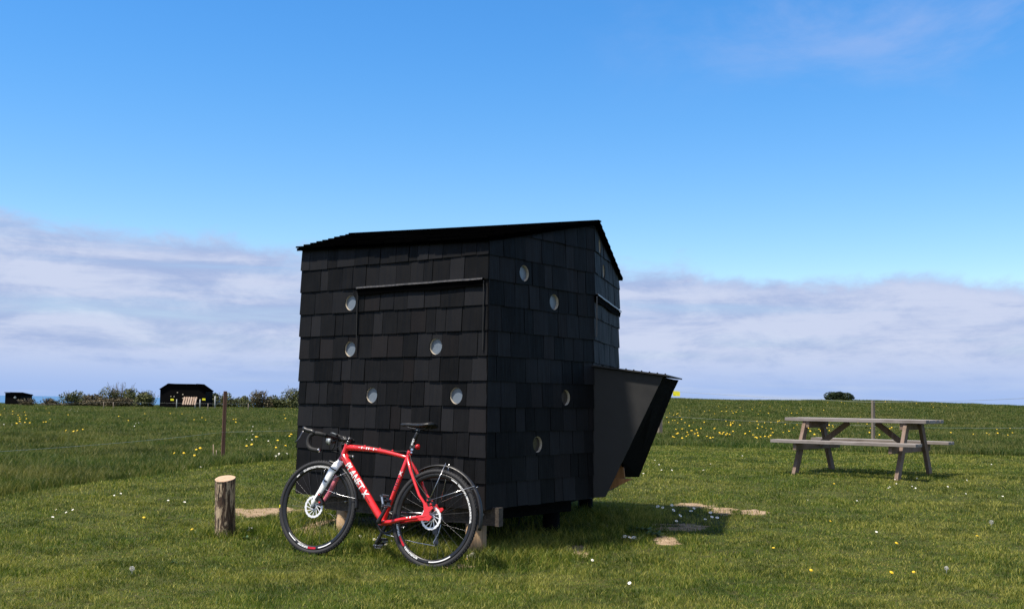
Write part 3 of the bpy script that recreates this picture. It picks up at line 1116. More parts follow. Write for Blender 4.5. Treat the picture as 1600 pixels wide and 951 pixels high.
# ------------------------------------------------------------------ log bollard
log = empty('wooden_bollard', LOG)
tag(log, 'short upright bark-covered log with pale sawn top, left of the bicycle', 'log post')
mb = MB()
hL, rL = 0.455, 0.083
N_ = 40; rows = 26
vs = []
for i in range(rows + 1):
    t = i / rows
    z = -0.06 + (hL + 0.06) * t
    for k in range(N_):
        a = 2 * math.pi * k / N_
        rad = rL * (1.0 - 0.04 * math.sin(t * 2.6)) * (1 + 0.035 * math.sin(a * 3 + 1) + 0.02 * math.sin(a * 7 + z * 9)) + random.uniform(-0.0012, 0.0012)
        vs.append((rad * math.cos(a) + 0.012 * (1 - t), rad * math.sin(a), z + (0.020 * math.sin(a) + 0.004 * math.cos(a) if i == rows else 0)))
fs = [(i * N_ + k, i * N_ + (k + 1) % N_, (i + 1) * N_ + (k + 1) % N_, (i + 1) * N_ + k) for i in range(rows) for k in range(N_)]
mb.add(vs, fs, True)
mb.build('bark', M['bark'], log)
mb = MB()
topv = [Vector(p) * 1.0 for p in vs[-N_:]]
mb.add([(p.x * 0.985, p.y * 0.985, p.z + 0.004) for p in topv] + [p for p in topv], [tuple(range(N_))] + [(k, (k + 1) % N_, N_ + (k + 1) % N_, N_ + k) for k in range(N_)])
mb.build('sawn_top', M['cut'], log)

# ------------------------------------------------------------------ bicycle
bd = Vector((-0.880, 0.475, 0)).normalized()
rear_c = at(669, 888)
base = Vector((rear_c.x, rear_c.y, rear_c.z - 0.002))
fz = float(g(*(base.xy + bd.xy * 1.03)))
bd3 = Vector((bd.x, bd.y, (fz - base.z) / 1.03)).normalized()
left = Vector((0, 0, 1)).cross(bd3).normalized()       # the rider's left, towards the camera
upv = bd3.cross(left).normalized()
bike = empty('bicycle')
Mb = Matrix((bd3, left, upv)).transposed().to_4x4() @ Matrix.Rotation(R(9), 4, 'X')
Mb.translation = base
bike.matrix_world = Mb
tag(bike, 'red and white drop-bar bicycle with disc brakes and black mudguards leaning against the black shelter', 'bicycle')

RW = 0.347
RA = Vector((0, 0, RW)); FA = Vector((1.03, 0, RW)); BB = Vector((0.425, 0, 0.285))
sd_ = Vector((-math.cos(R(72)), 0, math.sin(R(72)))); sp_ = Vector((math.sin(R(72)), 0, math.cos(R(72))))
CR = FA - sp_ * 0.047 + sd_ * 0.385
HB = CR + sd_ * 0.008; HT = HB + sd_ * 0.125
SC = BB + Vector((-math.cos(R(73)), 0, math.sin(R(73)))) * 0.505
STd = (SC - BB).normalized()
steer = Matrix.Translation(CR) @ Matrix.Rotation(R(1), 4, sd_) @ Matrix.Translation(-CR)

fr = MB()
fr.tube([BB - Vector((0, 0.037, 0)), BB + Vector((0, 0.037, 0))], 0.024, 20, hint=Vector((0, 0, 1)))
fr.tube([BB + STd * 0.02, SC + STd * 0.03], [0.0165, 0.0165], 18)
fr.tube([SC + STd * 0.015, SC + STd * 0.040], 0.0195, 18)
fr.tube([HB, HB + sd_ * 0.02, HB.lerp(HT, 0.5), HT - sd_ * 0.02, HT], [0.026, 0.0225, 0.021, 0.021, 0.0245], 20)
DT0 = HB + sd_ * 0.038; DT1 = BB + Vector((0.004, 0, 0.004))
fr.tube([DT0, DT0.lerp(DT1, 0.1), DT0.lerp(DT1, 0.9), DT1], [0.024, 0.0275, 0.0265, 0.023], 24)
T0 = HT - sd_ * 0.022; T1 = SC - STd * 0.012
tp = [T0.lerp(T1, t) + Vector((0, 0, 0.016 * math.sin(t * math.pi))) for t in np.linspace(0, 1, 9)]
fr.tube(tp, [0.022, 0.021, 0.0195, 0.018, 0.0165, 0.0155, 0.0145, 0.014, 0.014], 18, squash=0.9)
# gusset between top and down tube
fr.prism([(0, 0), (0.05, 0.045), (0.0, 0.055)], 0.012, DT0.lerp(DT1, 0.04), Vector((-0.7, 0, -0.7)), Vector((0, 0, 1)))
for s in (1, -1):
    dr = RA + Vector((0.016, 0.066 * s, 0.012))
    fr.tube([BB + Vector((-0.02, 0.028 * s, 0)), BB + Vector((-0.09, 0.040 * s, 0.006)), BB.lerp(RA, 0.45) + Vector((0, 0.055 * s, 0.004)), dr + Vector((0.03, 0, -0.008)), dr], [0.016, 0.0155, 0.014, 0.012, 0.010], 14)
    fr.tube([SC + Vector((0, 0.010 * s, -0.012)), SC.lerp(RA, 0.25) + Vector((0.008, 0.040 * s, 0)), SC.lerp(RA, 0.65) + Vector((0.010, 0.058 * s, 0)), RA + Vector((0.030, 0.066 * s, 0.075)), dr], [0.0115, 0.011, 0.010, 0.010, 0.009], 14)
    # dropout plate with its forked brake mount
    fr.prism([(-0.022, -0.012), (-0.012, -0.026), (0.02, -0.024), (0.065, -0.030), (0.085, -0.016), (0.052, 0.006), (0.040, 0.040), (0.052, 0.088),
              (0.030, 0.100), (0.012, 0.070), (-0.020, 0.078), (-0.032, 0.064), (-0.006, 0.036), (-0.010, 0.014), (-0.032, 0.004)], 0.011, RA + Vector((0.004, 0.070 * s, 0.004)), Vector((1, 0, 0)), Vector((0, 0, 1)))
for b_ in (0.30, 0.55, 0.75):       # cable stops
    p = T0.lerp(T1, b_) + Vector((0, 0, 0.034))
    fr.box(p, (0.014, 0.010, 0.010))
frame_o = fr.build('frame', M['red'], bike, bevel=0.0012)


def text_on_tube(body, p0, p1, width_frac, r, name, mat, parent, ang0=0.0, T=None, flip=False):
    """letters wrapped on the near side of a tube that runs p0 -> p1"""
    cu = bpy.data.curves.new('lettering', 'FONT')
    cu.body = body; cu.size = 1.0; cu.resolution_u = 3; cu.offset = 0.022; cu.space_character = 1.0
    ob = bpy.data.objects.new('lettering_tmp', cu); COL.objects.link(ob)
    dg = bpy.context.evaluated_depsgraph_get(); dg.update()
    me = bpy.data.meshes.new_from_object(ob.evaluated_get(dg))
    bpy.data.objects.remove(ob)
    bm = bmesh.new(); bm.from_mesh(me)
    for k in range(1, 8):
        bmesh.ops.bisect_plane(bm, geom=bm.verts[:] + bm.edges[:] + bm.faces[:], plane_co=(0, k * 0.1, 0), plane_no=(0, 1, 0))
    xs_ = [v.co.x for v in bm.verts]; ys_ = [v.co.y for v in bm.verts]
    x0, x1, y0, y1 = min(xs_), max(xs_), min(ys_), max(ys_)
    d = (p1 - p0); L = d.length; dn = d.normalized()
    near_ = Vector((0, 1, 0)); side = near_.cross(dn).normalized()
    for v in bm.verts:
        a = (v.co.x - x0) / (x1 - x0); b = (v.co.y - y0) / (y1 - y0) - 0.5
        ang = b * width_frac + ang0
        c = p0 + dn * (a * L)
        v.co = c + (near_ * math.cos(ang) - side * -math.sin(ang)) * (r + 0.0012)
        if T: v.co = T @ v.co
    bm.to_mesh(me); bm.free()
    me.materials.clear(); me.materials.append(mat)
    o = bpy.data.objects.new(name, me); COL.objects.link(o); o.parent = parent
    return o


# which side is 'up' for letters read from the head tube down: the top-tube side
text_on_tube('PLANET X', DT0.lerp(DT1, 0.14), DT0.lerp(DT1, 0.64), 2.15, 0.0275, 'lettering', M['white'], frame_o, 0.05)
text_on_tube('-|-||-|-', tp[1].lerp(tp[2], 0.7), tp[4].lerp(tp[5], 0.2), 0.85, 0.0185, 'lettering', M['white'], frame_o, 0.30)
text_on_tube('X', SC.lerp(BB, 0.30), SC.lerp(BB, 0.22), 1.5, 0.0165, 'lettering', M['white'], frame_o, 0.0)
text_on_tube('|-||-|', SC.lerp(BB, 0.52), SC.lerp(BB, 0.33), 1.1, 0.0165, 'lettering', M['dalloy'], frame_o, 0.0)
cs0 = BB + Vector((-0.10, 0.041, 0.008)); cs1 = RA + Vector((0.10, 0.063, 0.0))
text_on_tube('|-|-||-', cs0, cs1, 0.9, 0.0145, 'lettering', M['white'], frame_o, 0.35, flip=True)

# headset and stem
hs_ = MB(steer)
hs_.tube([HT, HT + sd_ * 0.012], 0.0235, 20)
hs_.tube([HT + sd_ * 0.012, HT + sd_ * 0.030], 0.0185, 20)
ST = HT + sd_ * 0.032
hs_.tube([HT + sd_ * 0.030, HT + sd_ * 0.056], 0.019, 20)
CL = ST + sp_ * 0.090 - sd_ * 0.020
hs_.tube([ST + sp_ * 0.010, ST.lerp(CL, 0.5), CL - sp_ * 0.01], [0.017, 0.015, 0.018], 16)
hs_.tube([CL + Vector((0, -0.022, 0)), CL + Vector((0, 0.022, 0))], 0.0215, 20, hint=Vector((0, 0, 1)))
stem_o = hs_.build('stem', M['black'], bike)
for s in (-1, 1):
    for k in (-1, 1):
        bt = MB(steer)
        bt.lathe([(0, 0), (0.0035, 0), (0.0035, 0.003), (0, 0.003)], CL + sp_ * 0.0205 + sd_ * 0.011 * k + Vector((0, 0.013 * s, 0)), sp_, 8)
        bt.build('stem_bolt', M['alloy'], stem_o)
        bt = MB(steer) if s > 0 else bt
        if s > 0: bt.lathe([(0, 0), (0.004, 0), (0.004, 0.004), (0, 0.004)], ST + sd_ * 0.011 * k - sp_ * 0.0 + Vector((0, 0.0185, 0)), (0, 1, 0), 8)
        if s > 0: bt.build('stem_bolt', M['alloy'], stem_o)

# handlebar: tops, curved ramps, drops
hb = MB(steer)


def drop_pts(s):
    raw = [(0, 0, 0), (0, 0.08, 0.000), (0.002, 0.155, 0.002), (0.012, 0.190, 0.005), (0.040, 0.203, 0.010), (0.080, 0.206, 0.010),
           (0.108, 0.207, -0.004), (0.124, 0.208, -0.032), (0.124, 0.210, -0.064), (0.108, 0.212, -0.092), (0.078, 0.214, -0.107), (0.040, 0.216, -0.112), (0.010, 0.218, -0.113)]
    return [CL + Vector((a, b * s, c)) for a, b, c in raw]


for s in (1, -1):
    p = drop_pts(s)
    # smooth with Catmull-Rom
    q_ = []
    for i in range(len(p) - 1):
        p0_, p1_, p2_, p3_ = p[max(i - 1, 0)], p[i], p[i + 1], p[min(i + 2, len(p) - 1)]
        for t in (0, 0.33, 0.66):
            q_.append(0.5 * ((2 * p1_) + (p2_ - p0_) * t + (2 * p0_ - 5 * p1_ + 4 * p2_ - p3_) * t * t + (3 * p1_ - p0_ - 3 * p2_ + p3_) * t ** 3))
    q_.append(p[-1])
    rads = [0.0125 if i < 5 else 0.0158 for i in range(len(q_))]
    hb.tube(q_, rads, 14, hint=Vector((0, 1, 0.3)))
bar_o = hb.build('handlebar', M['tape'], bike)
for s in (1, -1):
    hd = MB(steer)
    c = CL + Vector((0.088, 0.207 * s, 0.014))
    hd.tube([c + Vector((-0.02, 0, -0.004)), c + Vector((0.015, 0, 0.010)), c + Vector((0.050, 0, 0.014)), c + Vector((0.078, 0, 0.022)), c + Vector((0.094, 0, 0.032)), c + Vector((0.100, 0, 0.038))],
            [0.014, 0.0175, 0.0165, 0.0165, 0.0155, 0.006], 16, squash=1.15)
    hood = hd.build('brake_hood', M['black'], bike)
    lv = MB(steer)
    lv.tube([c + Vector((0.086, 0, 0.016)), c + Vector((0.102, 0.004 * s, -0.010)), c + Vector((0.112, 0.010 * s, -0.040)), c + Vector((0.122, 0.016 * s, -0.062)), c + Vector((0.142, 0.022 * s, -0.082))],
            [0.0095, 0.0085, 0.0075, 0.007, 0.005], 10, squash=0.55)
    lv.build('brake_lever', M['dalloy'] if s > 0 else M['black'], hood)
    ep = MB(steer)
    e = drop_pts(s)[-1]
    ep.lathe([(0, 0), (0.0155, 0), (0.0145, 0.004), (0, 0.006)], e, (-1, 0, 0), 12)
    ep.build('bar_plug', M['alloy'], bar_o)

# head lamp under the bar
hl = MB(steer)
LC = CL + Vector((0.035, 0.065, -0.028))
hl.lathe([(0, -0.040), (0.014, -0.038), (0.021, -0.012), (0.027, 0.012), (0.027, 0.018), (0, 0.018)], LC, Vector((1, 0.25, -0.1)), 24)
hl.box(LC + Vector((-0.02, -0.0, 0.026)), (0.022, 0.020, 0.03))
lamp_o = hl.build('headlamp', M['black'], bike)
ln = MB(steer)
ln.lathe([(0.0255, 0.0185), (0.024, 0.022), (0.012, 0.027), (0, 0.028)], LC, Vector((1, 0.25, -0.1)), 24)
ln.lathe([(0.0205, -0.010), (0.0262, 0.010), (0.0275, 0.010), (0.0218, -0.010)], LC, Vector((1, 0.25, -0.1)), 24, closed=True)
ln.build('lamp_lens', M['lens'], lamp_o)
sm = MB(steer)      # small computer / bell on the bar
sm.box(CL + Vector((0.02, 0.045, 0.026)), (0.060, 0.030, 0.014), (0, -0.25, 0))
so_ = sm.build('bar_mount', M['black'], bike, bevel=0.003)
sm = MB(steer)
sm.lathe([(0, 0), (0.016, 0), (0.015, 0.006), (0, 0.010)], CL + Vector((-0.006, -0.07, 0.016)), (0, 0, 1), 16)
sm.build('bell', M['black'], bike)
sm = MB(steer)
sm.box(CL + Vector((0.020, 0.045, 0.0345)), (0.036, 0.022, 0.002), (0, -0.25, 0))
sm.build('mount_screen', M['lens'], so_)

# cables
cb = MB()


def curve_pts(p, n=6):
    p = [Vector(x) for x in p]; q_ = []
    for i in range(len(p) - 1):
        a, b, c, d = p[max(i - 1, 0)], p[i], p[i + 1], p[min(i + 2, len(p) - 1)]
        for k in range(n):
            t = k / n
            q_.append(0.5 * ((2 * b) + (c - a) * t + (2 * a - 5 * b + 4 * c - d) * t * t + (3 * b - a - 3 * c + d) * t ** 3))
    q_.append(p[-1])
    return q_


cb.tube(curve_pts([steer @ (CL + Vector((0.0, 0.10, -0.014))), steer @ (CL + Vector((0.03, 0.06, -0.09))), DT0.lerp(DT1, 0.02) + Vector((0.02, 0.03, 0.02)), DT0.lerp(DT1, 0.2) + Vector((0.004, 0.029, 0.006)),
                   DT0.lerp(DT1, 0.75) + Vector((0.010, 0.026, 0.012))]), 0.0024, 6)
cb.tube(curve_pts([steer @ (CL + Vector((0.0, -0.10, -0.014))), steer @ (CL + Vector((0.05, -0.05, -0.06))), T0 + Vector((0.02, -0.02, 0.03)), tp[2] + Vector((0, 0, 0.024)), tp[6] + Vector((0, 0, 0.021)), SC + Vector((-0.01, 0.012, 0.02)),
                   SC.lerp(RA, 0.4) + Vector((0.0, 0.058, 0.02)), RA + Vector((0.018, 0.074, 0.13))]), 0.0024, 6)
cb.build('cable', M['black'], bike)

# fork
fk = MB(steer)
fk.tube([HB - sd_ * 0.002, CR - sd_ * 0.02], [0.027, 0.030], 20)
CRW = CR - sd_ * 0.03
for s in (1, -1):
    if s > 0:
        fk.tube([CR - sd_ * 0.008, CRW + Vector((0, 0.030, 0)), CR.lerp(FA, 0.25) + Vector((0, 0.049, 0)), CR.lerp(FA, 0.65) + Vector((0.0, 0.055, 0)), FA + Vector((0.0, 0.056, 0.035)), FA + Vector((0, 0.056, -0.004))],
                [0.030, 0.0315, 0.0300, 0.0225, 0.0150, 0.012], 16, squash=0.6, hint=Vector((0, 1, 0)))
fork_o = fk.build('fork', M['white'], bike)
fk = MB(steer)
s = -1
fk.tube([CR - sd_ * 0.015, CRW + Vector((0, -0.030, 0)), CR.lerp(FA, 0.25) + Vector((0, -0.049, 0)), CR.lerp(FA, 0.65) + Vector((0, -0.055, 0)), FA + Vector((0.0, -0.056, 0.035)), FA + Vector((0, -0.056, -0.004))],
        [0.022, 0.0245, 0.0225, 0.0175, 0.0125, 0.011], 16, squash=0.72)
fk.build('fork_blade', M['pink'], fork_o)
# dark bands and marks on the white blade
for (t0, t1) in ((0.16, 0.185), (0.43, 0.47), (0.60, 0.66), (0.74, 0.86)):
    mk = MB(steer)
    pa = CR.lerp(FA, t0) + Vector((0, 0.049 + 0.006 * t0, 0)); pb = CR.lerp(FA, t1) + Vector((0, 0.049 + 0.006 * t1, 0))
    ra = 0.0335 - 0.0165 * t0; rb = 0.0335 - 0.0165 * t1
    mk.tube([pa, pb], [ra, rb], 16, squash=0.62, caps=False)
    mk.build('fork_band', M['dalloy'], fork_o)

# brake calipers, front and rear
cal = MB(steer)
cc = FA + Vector((-0.062, 0.044, 0.046))
cal.box(cc, (0.030, 0.034, 0.062), (0, R(35), 0))
cal.box(cc + Vector((0.006, 0.012, 0.044)), (0.022, 0.022, 0.034), (0, R(35), 0))
cal.tube([cc + Vector((0.0, 0.004, 0.05)), cc + Vector((-0.01, 0.014, 0.10)), CR.lerp(FA, 0.45) + Vector((-0.024, 0.056, 0))], 0.003, 6)
co_ = cal.build('brake_caliper', M['black'], bike, bevel=0.003)
cal = MB(steer)
cal.lathe([(0, 0), (0.008, 0), (0.008, 0.005), (0, 0.005)], cc + Vector((0, 0.017, -0.012)), (0, 1, 0), 12)
cal.build('caliper_bolt', M['redlamp'], co_)
cal = MB(steer)
cal.lathe([(0, 0), (0.006, 0), (0.006, 0.005), (0, 0.005)], cc + Vector((0.006, 0.024, 0.044)), (0, 1, 0), 12)
cal.build('caliper_bolt', M['redlamp'], co_)
cal = MB()
cc = RA + Vector((0.012, 0.048, 0.088))
cal.box(cc, (0.062, 0.032, 0.032), (0, R(28), 0))
cal.box(cc + Vector((0.012, 0.01, 0.034)), (0.034, 0.022, 0.030), (0, R(28), 0))
co_ = cal.build('brake_caliper', M['black'], bike, bevel=0.003)
cal = MB()
cal.lathe([(0, 0), (0.009, 0), (0.009, 0.006), (0, 0.006)], cc + Vector((-0.014, 0.016, 0.004)), (0, 1, 0), 12)
cal.build('caliper_bolt', M['redlamp'], co_)
cal = MB()
cal.lathe([(0, 0), (0.007, 0), (0.007, 0.006), (0, 0.006)], cc + Vector((0.016, 0.016, 0.030)), (0, 1, 0), 12)
cal.build('caliper_bolt', M['redlamp'], co_)


# wheels
def wheel(C, T, decals, rear=False):
    Y = Vector((0, 1, 0))
    root_pts = MB(T)
    # rim
    root_pts.lathe([(0.313, -0.011), (0.309, -0.0115), (0.292, -0.0095), (0.284, -0.004), (0.284, 0.004), (0.292, 0.0095), (0.309, 0.0115), (0.313, 0.011)], C, Y, 72, closed=True)
    rim = root_pts.build('wheel', M['rim'], bike)
    ty = MB(T)
    R0_, r = 0.330, 0.0172
    prof = [(R0_ + r * math.cos(t), r * math.sin(t)) for t in np.linspace(0, 2 * math.pi, 13)[:-1]]
    ty.lathe(prof, C, Y, 88, closed=True)
    # knobs of the tread
    nk = 92
    for k in range(nk):
        for (lat, rad) in ((-0.0105, 0.3440), (0.0, 0.3474), (0.0105, 0.3440)):
            a = 2 * math.pi * (k + (0.5 if lat == 0 else 0)) / nk
            e = Vector((math.cos(a), 0, math.sin(a))); tn_ = Vector((-math.sin(a), 0, math.cos(a)))
            Mx = Matrix((tn_, Y, e)).transposed()
            ty.box(C + e * rad + Y * lat, (0.011, 0.006, 0.004), Mx)
    ty.build('tyre', M['tyre'], rim)
    sp = MB(T)
    ns = 28
    for k in range(ns):
        s = 1 if k % 2 else -1
        a = 2 * math.pi * k / ns
        b = a + (0.9 if (k // 2) % 2 else -0.9)
        p = C + Vector((0.286 * math.cos(a), 0.002 * s, 0.286 * math.sin(a)))
        q_ = C + Vector((0.026 * math.cos(b), 0.028 * s, 0.026 * math.sin(b)))
        sp.tube([p, q_], 0.00105, 5, caps=False)
    sp.build('spokes', M['dalloy'], rim)
    hu = MB(T)
    hu.tube([C - Y * 0.055, C - Y * 0.034], 0.010, 14, hint=Vector((0, 0, 1)))
    hu.lathe([(0, -0.050), (0.012, -0.050), (0.012, -0.034), (0.029, -0.031), (0.029, -0.027), (0.015, -0.022), (0.014, 0.020), (0.029, 0.026), (0.029, 0.030), (0.014, 0.034), (0.012, 0.062), (0, 0.062)], C, Y, 24)
    hu.build('hub', M['dalloy'], rim)
    # brake rotor: outer ring, slanted arms, inner carrier
    ro = MB(T)
    yo = 0.041
    for k in range(36):
        a0, a1 = 2 * math.pi * k / 36, 2 * math.pi * (k + 1) / 36
        for (ri, re) in ((0.066, 0.082),):
            rs = re + (0.0012 if k % 2 else -0.001)
            v_ = []
            for yy in (yo - 0.001, yo + 0.001):
                for (rr_, aa) in ((ri, a0), (rs, a0), (rs, a1), (ri, a1)):
                    v_.append(C + Vector((rr_ * math.cos(aa), yy, rr_ * math.sin(aa))))
            ro.add(v_, [(0, 1, 2, 3), (7, 6, 5, 4), (0, 4, 5, 1), (1, 5, 6, 2), (2, 6, 7, 3), (3, 7, 4, 0)])
    for k in range(12):
        a = 2 * math.pi * k / 12
        b = a - 0.55
        p = C + Vector((0.067 * math.cos(a), yo, 0.067 * math.sin(a))); q_ = C + Vector((0.026 * math.cos(b), yo, 0.026 * math.sin(b)))
        ro.bar(p, q_, 0.0055, 0.0018, up=(0, 1, 0))
    ro.lathe([(0.014, yo - 0.002), (0.030, yo - 0.002), (0.030, yo + 0.002), (0.014, yo + 0.002)], C, Y, 30, closed=True)
    ro.build('brake_rotor', M['rotor'], rim)
    # decals printed on the rim side: letter-like strokes along an arc
    rr = random.Random(4 if rear else 3)
    for (d0, d1, kind) in decals:
        a = R(d0)
        mbx = MB(T)
        while a < R(d1):
            if kind == 'r':
                stp = R(1.5); segs = [(a, a + stp * 1.02, 0.2935, 0.3075)]
            elif kind == 'w':
                stp = R(1.5); segs = [(a, a + stp * 1.02, 0.2965, 0.3035)]
            else:
                stp = R(rr.choice((1.6, 2.0, 2.3)))
                lo_, hi_ = (0.294, 0.3075)
                segs = [(a, a + stp * 0.38, lo_, hi_)]
                z_ = rr.random()
                if z_ < 0.6: segs.append((a + stp * .38, a + stp * .8, lo_, lo_ + 0.0045))
                if z_ > 0.3: segs.append((a + stp * .38, a + stp * .8, hi_ - 0.0045, hi_))
                if rr.random() < .4: segs.append((a + stp * .6, a + stp * .85, lo_, hi_))
            for (q0, q1, r0_, r1_) in segs:
                def yat(r): return 0.0115 - (0.309 - r) / 0.017 * 0.002 + 0.0009
                v_ = [C + Vector((r_2 * math.cos(qa), yat(r_2), r_2 * math.sin(qa))) for (r_2, qa) in ((r0_, q0), (r1_, q0), (r1_, q1), (r0_, q1))]
                mbx.add(v_, [(0, 1, 2, 3)])
            a += stp
        mbx.build('rim_decal', M['redlamp' if kind == 'r' else 'white'], rim)
    # valve
    va = MB(T)
    an = R(95 if not rear else -18)
    e = Vector((math.cos(an), 0, math.sin(an)))
    va.tube([C + e * 0.286, C + e * 0.245], 0.0022, 6)
    va.build('valve', M['alloy'], rim)
    return rim


# angles run from the bike's front (left in the photo) upwards
wf = wheel(FA, steer, [(58, 112, 't'), (44, 49, 'w'), (-125, -103, 'w'), (-98, -86, 'r'), (-84, -66, 't'), (-60, -44, 'w')], False)
yb = MB(steer)
yb.box(FA + Vector((0.3365, 0.0125, -0.02)), (0.014, 0.006, 0.022), (0, 0, R(-30)))
yb.build('tyre_label', M['yellow'], wf)
wr = wheel(RA, None, [(112, 122, 'w'), (125, 182, 't'), (-30, -12, 't'), (-44, -30, 'r'), (-72, -46, 't'), (-125, -92, 'w')], True)

# cassette, chain, rear mech (drive side, beyond the wheel)
cs = MB()
for k, rr_ in enumerate((0.054, 0.049, 0.044, 0.039, 0.034, 0.029)):
    cs.lathe([(0.018, -0.030 - 0.004 * k), (rr_, -0.030 - 0.004 * k), (rr_, -0.0315 - 0.004 * k), (0.018, -0.0315 - 0.004 * k)], RA, (0, 1, 0), 30, closed=True)
cs.build('cassette', M['dalloy'], bike)
rd = MB()
rd.bar(RA + Vector((0.005, -0.062, -0.02)), RA + Vector((0.012, -0.066, -0.075)), 0.020, 0.022)
rd.box(RA + Vector((0.010, -0.062, -0.085)), (0.042, 0.030, 0.034), (0, R(20), 0))
J1 = RA + Vector((0.0, -0.052, -0.100)); J2 = RA + Vector((-0.004, -0.052, -0.165))
rd.bar(J1, J2, 0.016, 0.006, up=(0, 1, 0), ext=0.012)
rd.lathe([(0, -0.002), (0.022, -0.002), (0.022, 0.002), (0, 0.002)], J1, (0, 1, 0), 14)
rd.lathe([(0, -0.002), (0.022, -0.002), (0.022, 0.002), (0, 0.002)], J2, (0, 1, 0), 14)
rd.build('rear_derailleur', M['dalloy'], bike, bevel=0.002)
ch = MB()
yc = -0.046
CRr = 0.080
a_pts = [J2 + Vector((0, 0, -0.022)), BB + Vector((0.01, yc, -CRr))]
ch.tube([a_pts[0].lerp(a_pts[1], t) + Vector((0, 0, -0.008 * math.sin(t * math.pi))) for t in np.linspace(0, 1, 8)], 0.0036, 6)
ch.tube([RA + Vector((0, yc, 0.036)), BB + Vector((0, yc, CRr))], 0.0036, 6)
ch.tube([RA + Vector((-0.034, yc, 0)), J1 + Vector((-0.02, 0, 0)), J2 + Vector((0.02, 0, 0)), J2 + Vector((0, 0, -0.022))], 0.0036, 6)
ch.build('chain', M['alloy'], bike)

# crankset
ck = MB()
ck.lathe([(CRr - 0.016, yc - 0.003), (CRr, yc - 0.003), (CRr, yc + 0.003), (CRr - 0.016, yc + 0.003)], BB, (0, 1, 0), 44, closed=True)
for k in range(44):
    a = 2 * math.pi * k / 44
    ck.box(BB + Vector(((CRr + 0.002) * math.cos(a), yc, (CRr + 0.002) * math.sin(a))), (0.005, 0.003, 0.006), (0, math.pi / 2 - a, 0))
cdir = Vector((-0.50, 0, 0.866)).normalized()
for k in range(4):
    a = k * math.pi / 2 + 0.5
    ck.bar(BB + Vector((0, yc - 0.004, 0)), BB + Vector((CRr * .88 * math.cos(a), yc - 0.004, CRr * .88 * math.sin(a))), 0.018, 0.008, up=(0, 1, 0))
n1 = BB + Vector((0, 0.060, 0)); n2 = n1 + cdir * 0.172 + Vector((0, 0.012, 0))
ck.tube([n1 - cdir * 0.016, n1, n1.lerp(n2, 0.3), n1.lerp(n2, 0.7), n2, n2 + cdir * 0.014], [0.012, 0.0175, 0.0145, 0.0125, 0.0135, 0.008], 14, squash=0.6)
f1 = BB + Vector((0, -0.062, 0)); f2 = f1 - cdir * 0.172 + Vector((0, -0.012, 0))
ck.tube([f1 + cdir * 0.016, f1, f1.lerp(f2, 0.3), f1.lerp(f2, 0.7), f2, f2 - cdir * 0.014], [0.012, 0.0175, 0.0145, 0.0125, 0.0135, 0.008], 14, squash=0.6)
ck.tube([BB - Vector((0, 0.06, 0)), BB + Vector((0, 0.066, 0))], 0.014, 16, hint=Vector((0, 0, 1)))
crank = ck.build('crankset', M['black'], bike)
for (c, s, tilt) in ((n2 + Vector((0, 0.055, 0)), 1, -70), (f2 + Vector((0, -0.055, 0)), -1, 45)):
    pd = MB()
    rm = Euler((0, R(tilt), 0)).to_matrix()
    for yy in (-0.036, 0.036):
        pd.box(c + rm @ Vector((0, yy, 0)), (0.085, 0.008, 0.020), rm)
    for xx in (-0.038, 0.038):
        pd.box(c + rm @ Vector((xx, 0, 0)), (0.008, 0.080, 0.016), rm)
    pd.tube([c - Vector((0, 0.045 * s, 0)), c + Vector((0, 0.034 * s, 0))], 0.008, 12, hint=Vector((0, 0, 1)))
    po = pd.build('pedal', M['dalloy'], bike)
    pt = MB()
    for xx in (-0.038, 0.038):
        for k in range(6):
            for zz in (-1, 1):
                pt.box(c + rm @ Vector((xx, -0.034 + 0.0136 * k, 0.011 * zz)), (0.007, 0.006, 0.006), rm)
    for yy in (-0.036, 0.036):
        pt.box(c + rm @ Vector((0, yy * 1.13, 0)), (0.05, 0.001, 0.012), rm)
    pt.build('pedal_teeth', M['alloy'], po)

# seatpost, saddle, lamp
se = MB()
SPt = SC + STd * 0.195
se.tube([SC + STd * 0.03, SPt - STd * 0.025, SPt], [0.0136, 0.0136, 0.012], 18)
se.box(SPt + Vector((-0.004, 0, 0.006)), (0.046, 0.036, 0.016), (0, R(-4), 0))
sp_o = se.build('seatpost', M['black'], bike)
text_on_tube('PLANET', SC + STd * 0.065, SC + STd * 0.135, 1.2, 0.0137, 'lettering', M['white'], sp_o, 0.0, flip=True)
bt = MB()
bt.lathe([(0, 0), (0.006, 0), (0.006, 0.004), (0, 0.004)], SPt + Vector((-0.004, 0.018, 0.004)), (0, 1, 0), 10)
bt.build('clamp_bolt', M['alloy'], sp_o)
bt = MB()
bt.box(SC + STd * 0.030 + Vector((-0.022, 0.008, 0)), (0.014, 0.012, 0.012))
bt.build('clamp_bolt', M['alloy'], sp_o)
sd2 = MB()
secs = [(-0.135, 0.060, 0.018, 0.010), (-0.118, 0.070, 0.026, 0.012), (-0.08, 0.071, 0.032, 0.006), (-0.04, 0.056, 0.032, 0.002), (0.0, 0.038, 0.030, 0.000), (0.05, 0.026, 0.027, 0.000), (0.10, 0.0205, 0.024, -0.001), (0.132, 0.017, 0.020, -0.003), (0.146, 0.010, 0.014, -0.006)]
n = 16
vs = []
SZ = SPt + Vector((0.004, 0, 0.046))
for (x_, hw, th_, zo) in secs:
    for k in range(n):
        a = 2 * math.pi * k / n
        ca, sa = math.cos(a), math.sin(a)
        zz = (0.010 * abs(sa) ** 0.7 if sa > 0 else -th_ * abs(sa) ** 0.8 * (0.5 + 0.5 * abs(ca)))
        zz -= 0.20 * hw * abs(ca) ** 2
        vs.append(SZ + Vector((x_, hw * ca, zz + zo)))
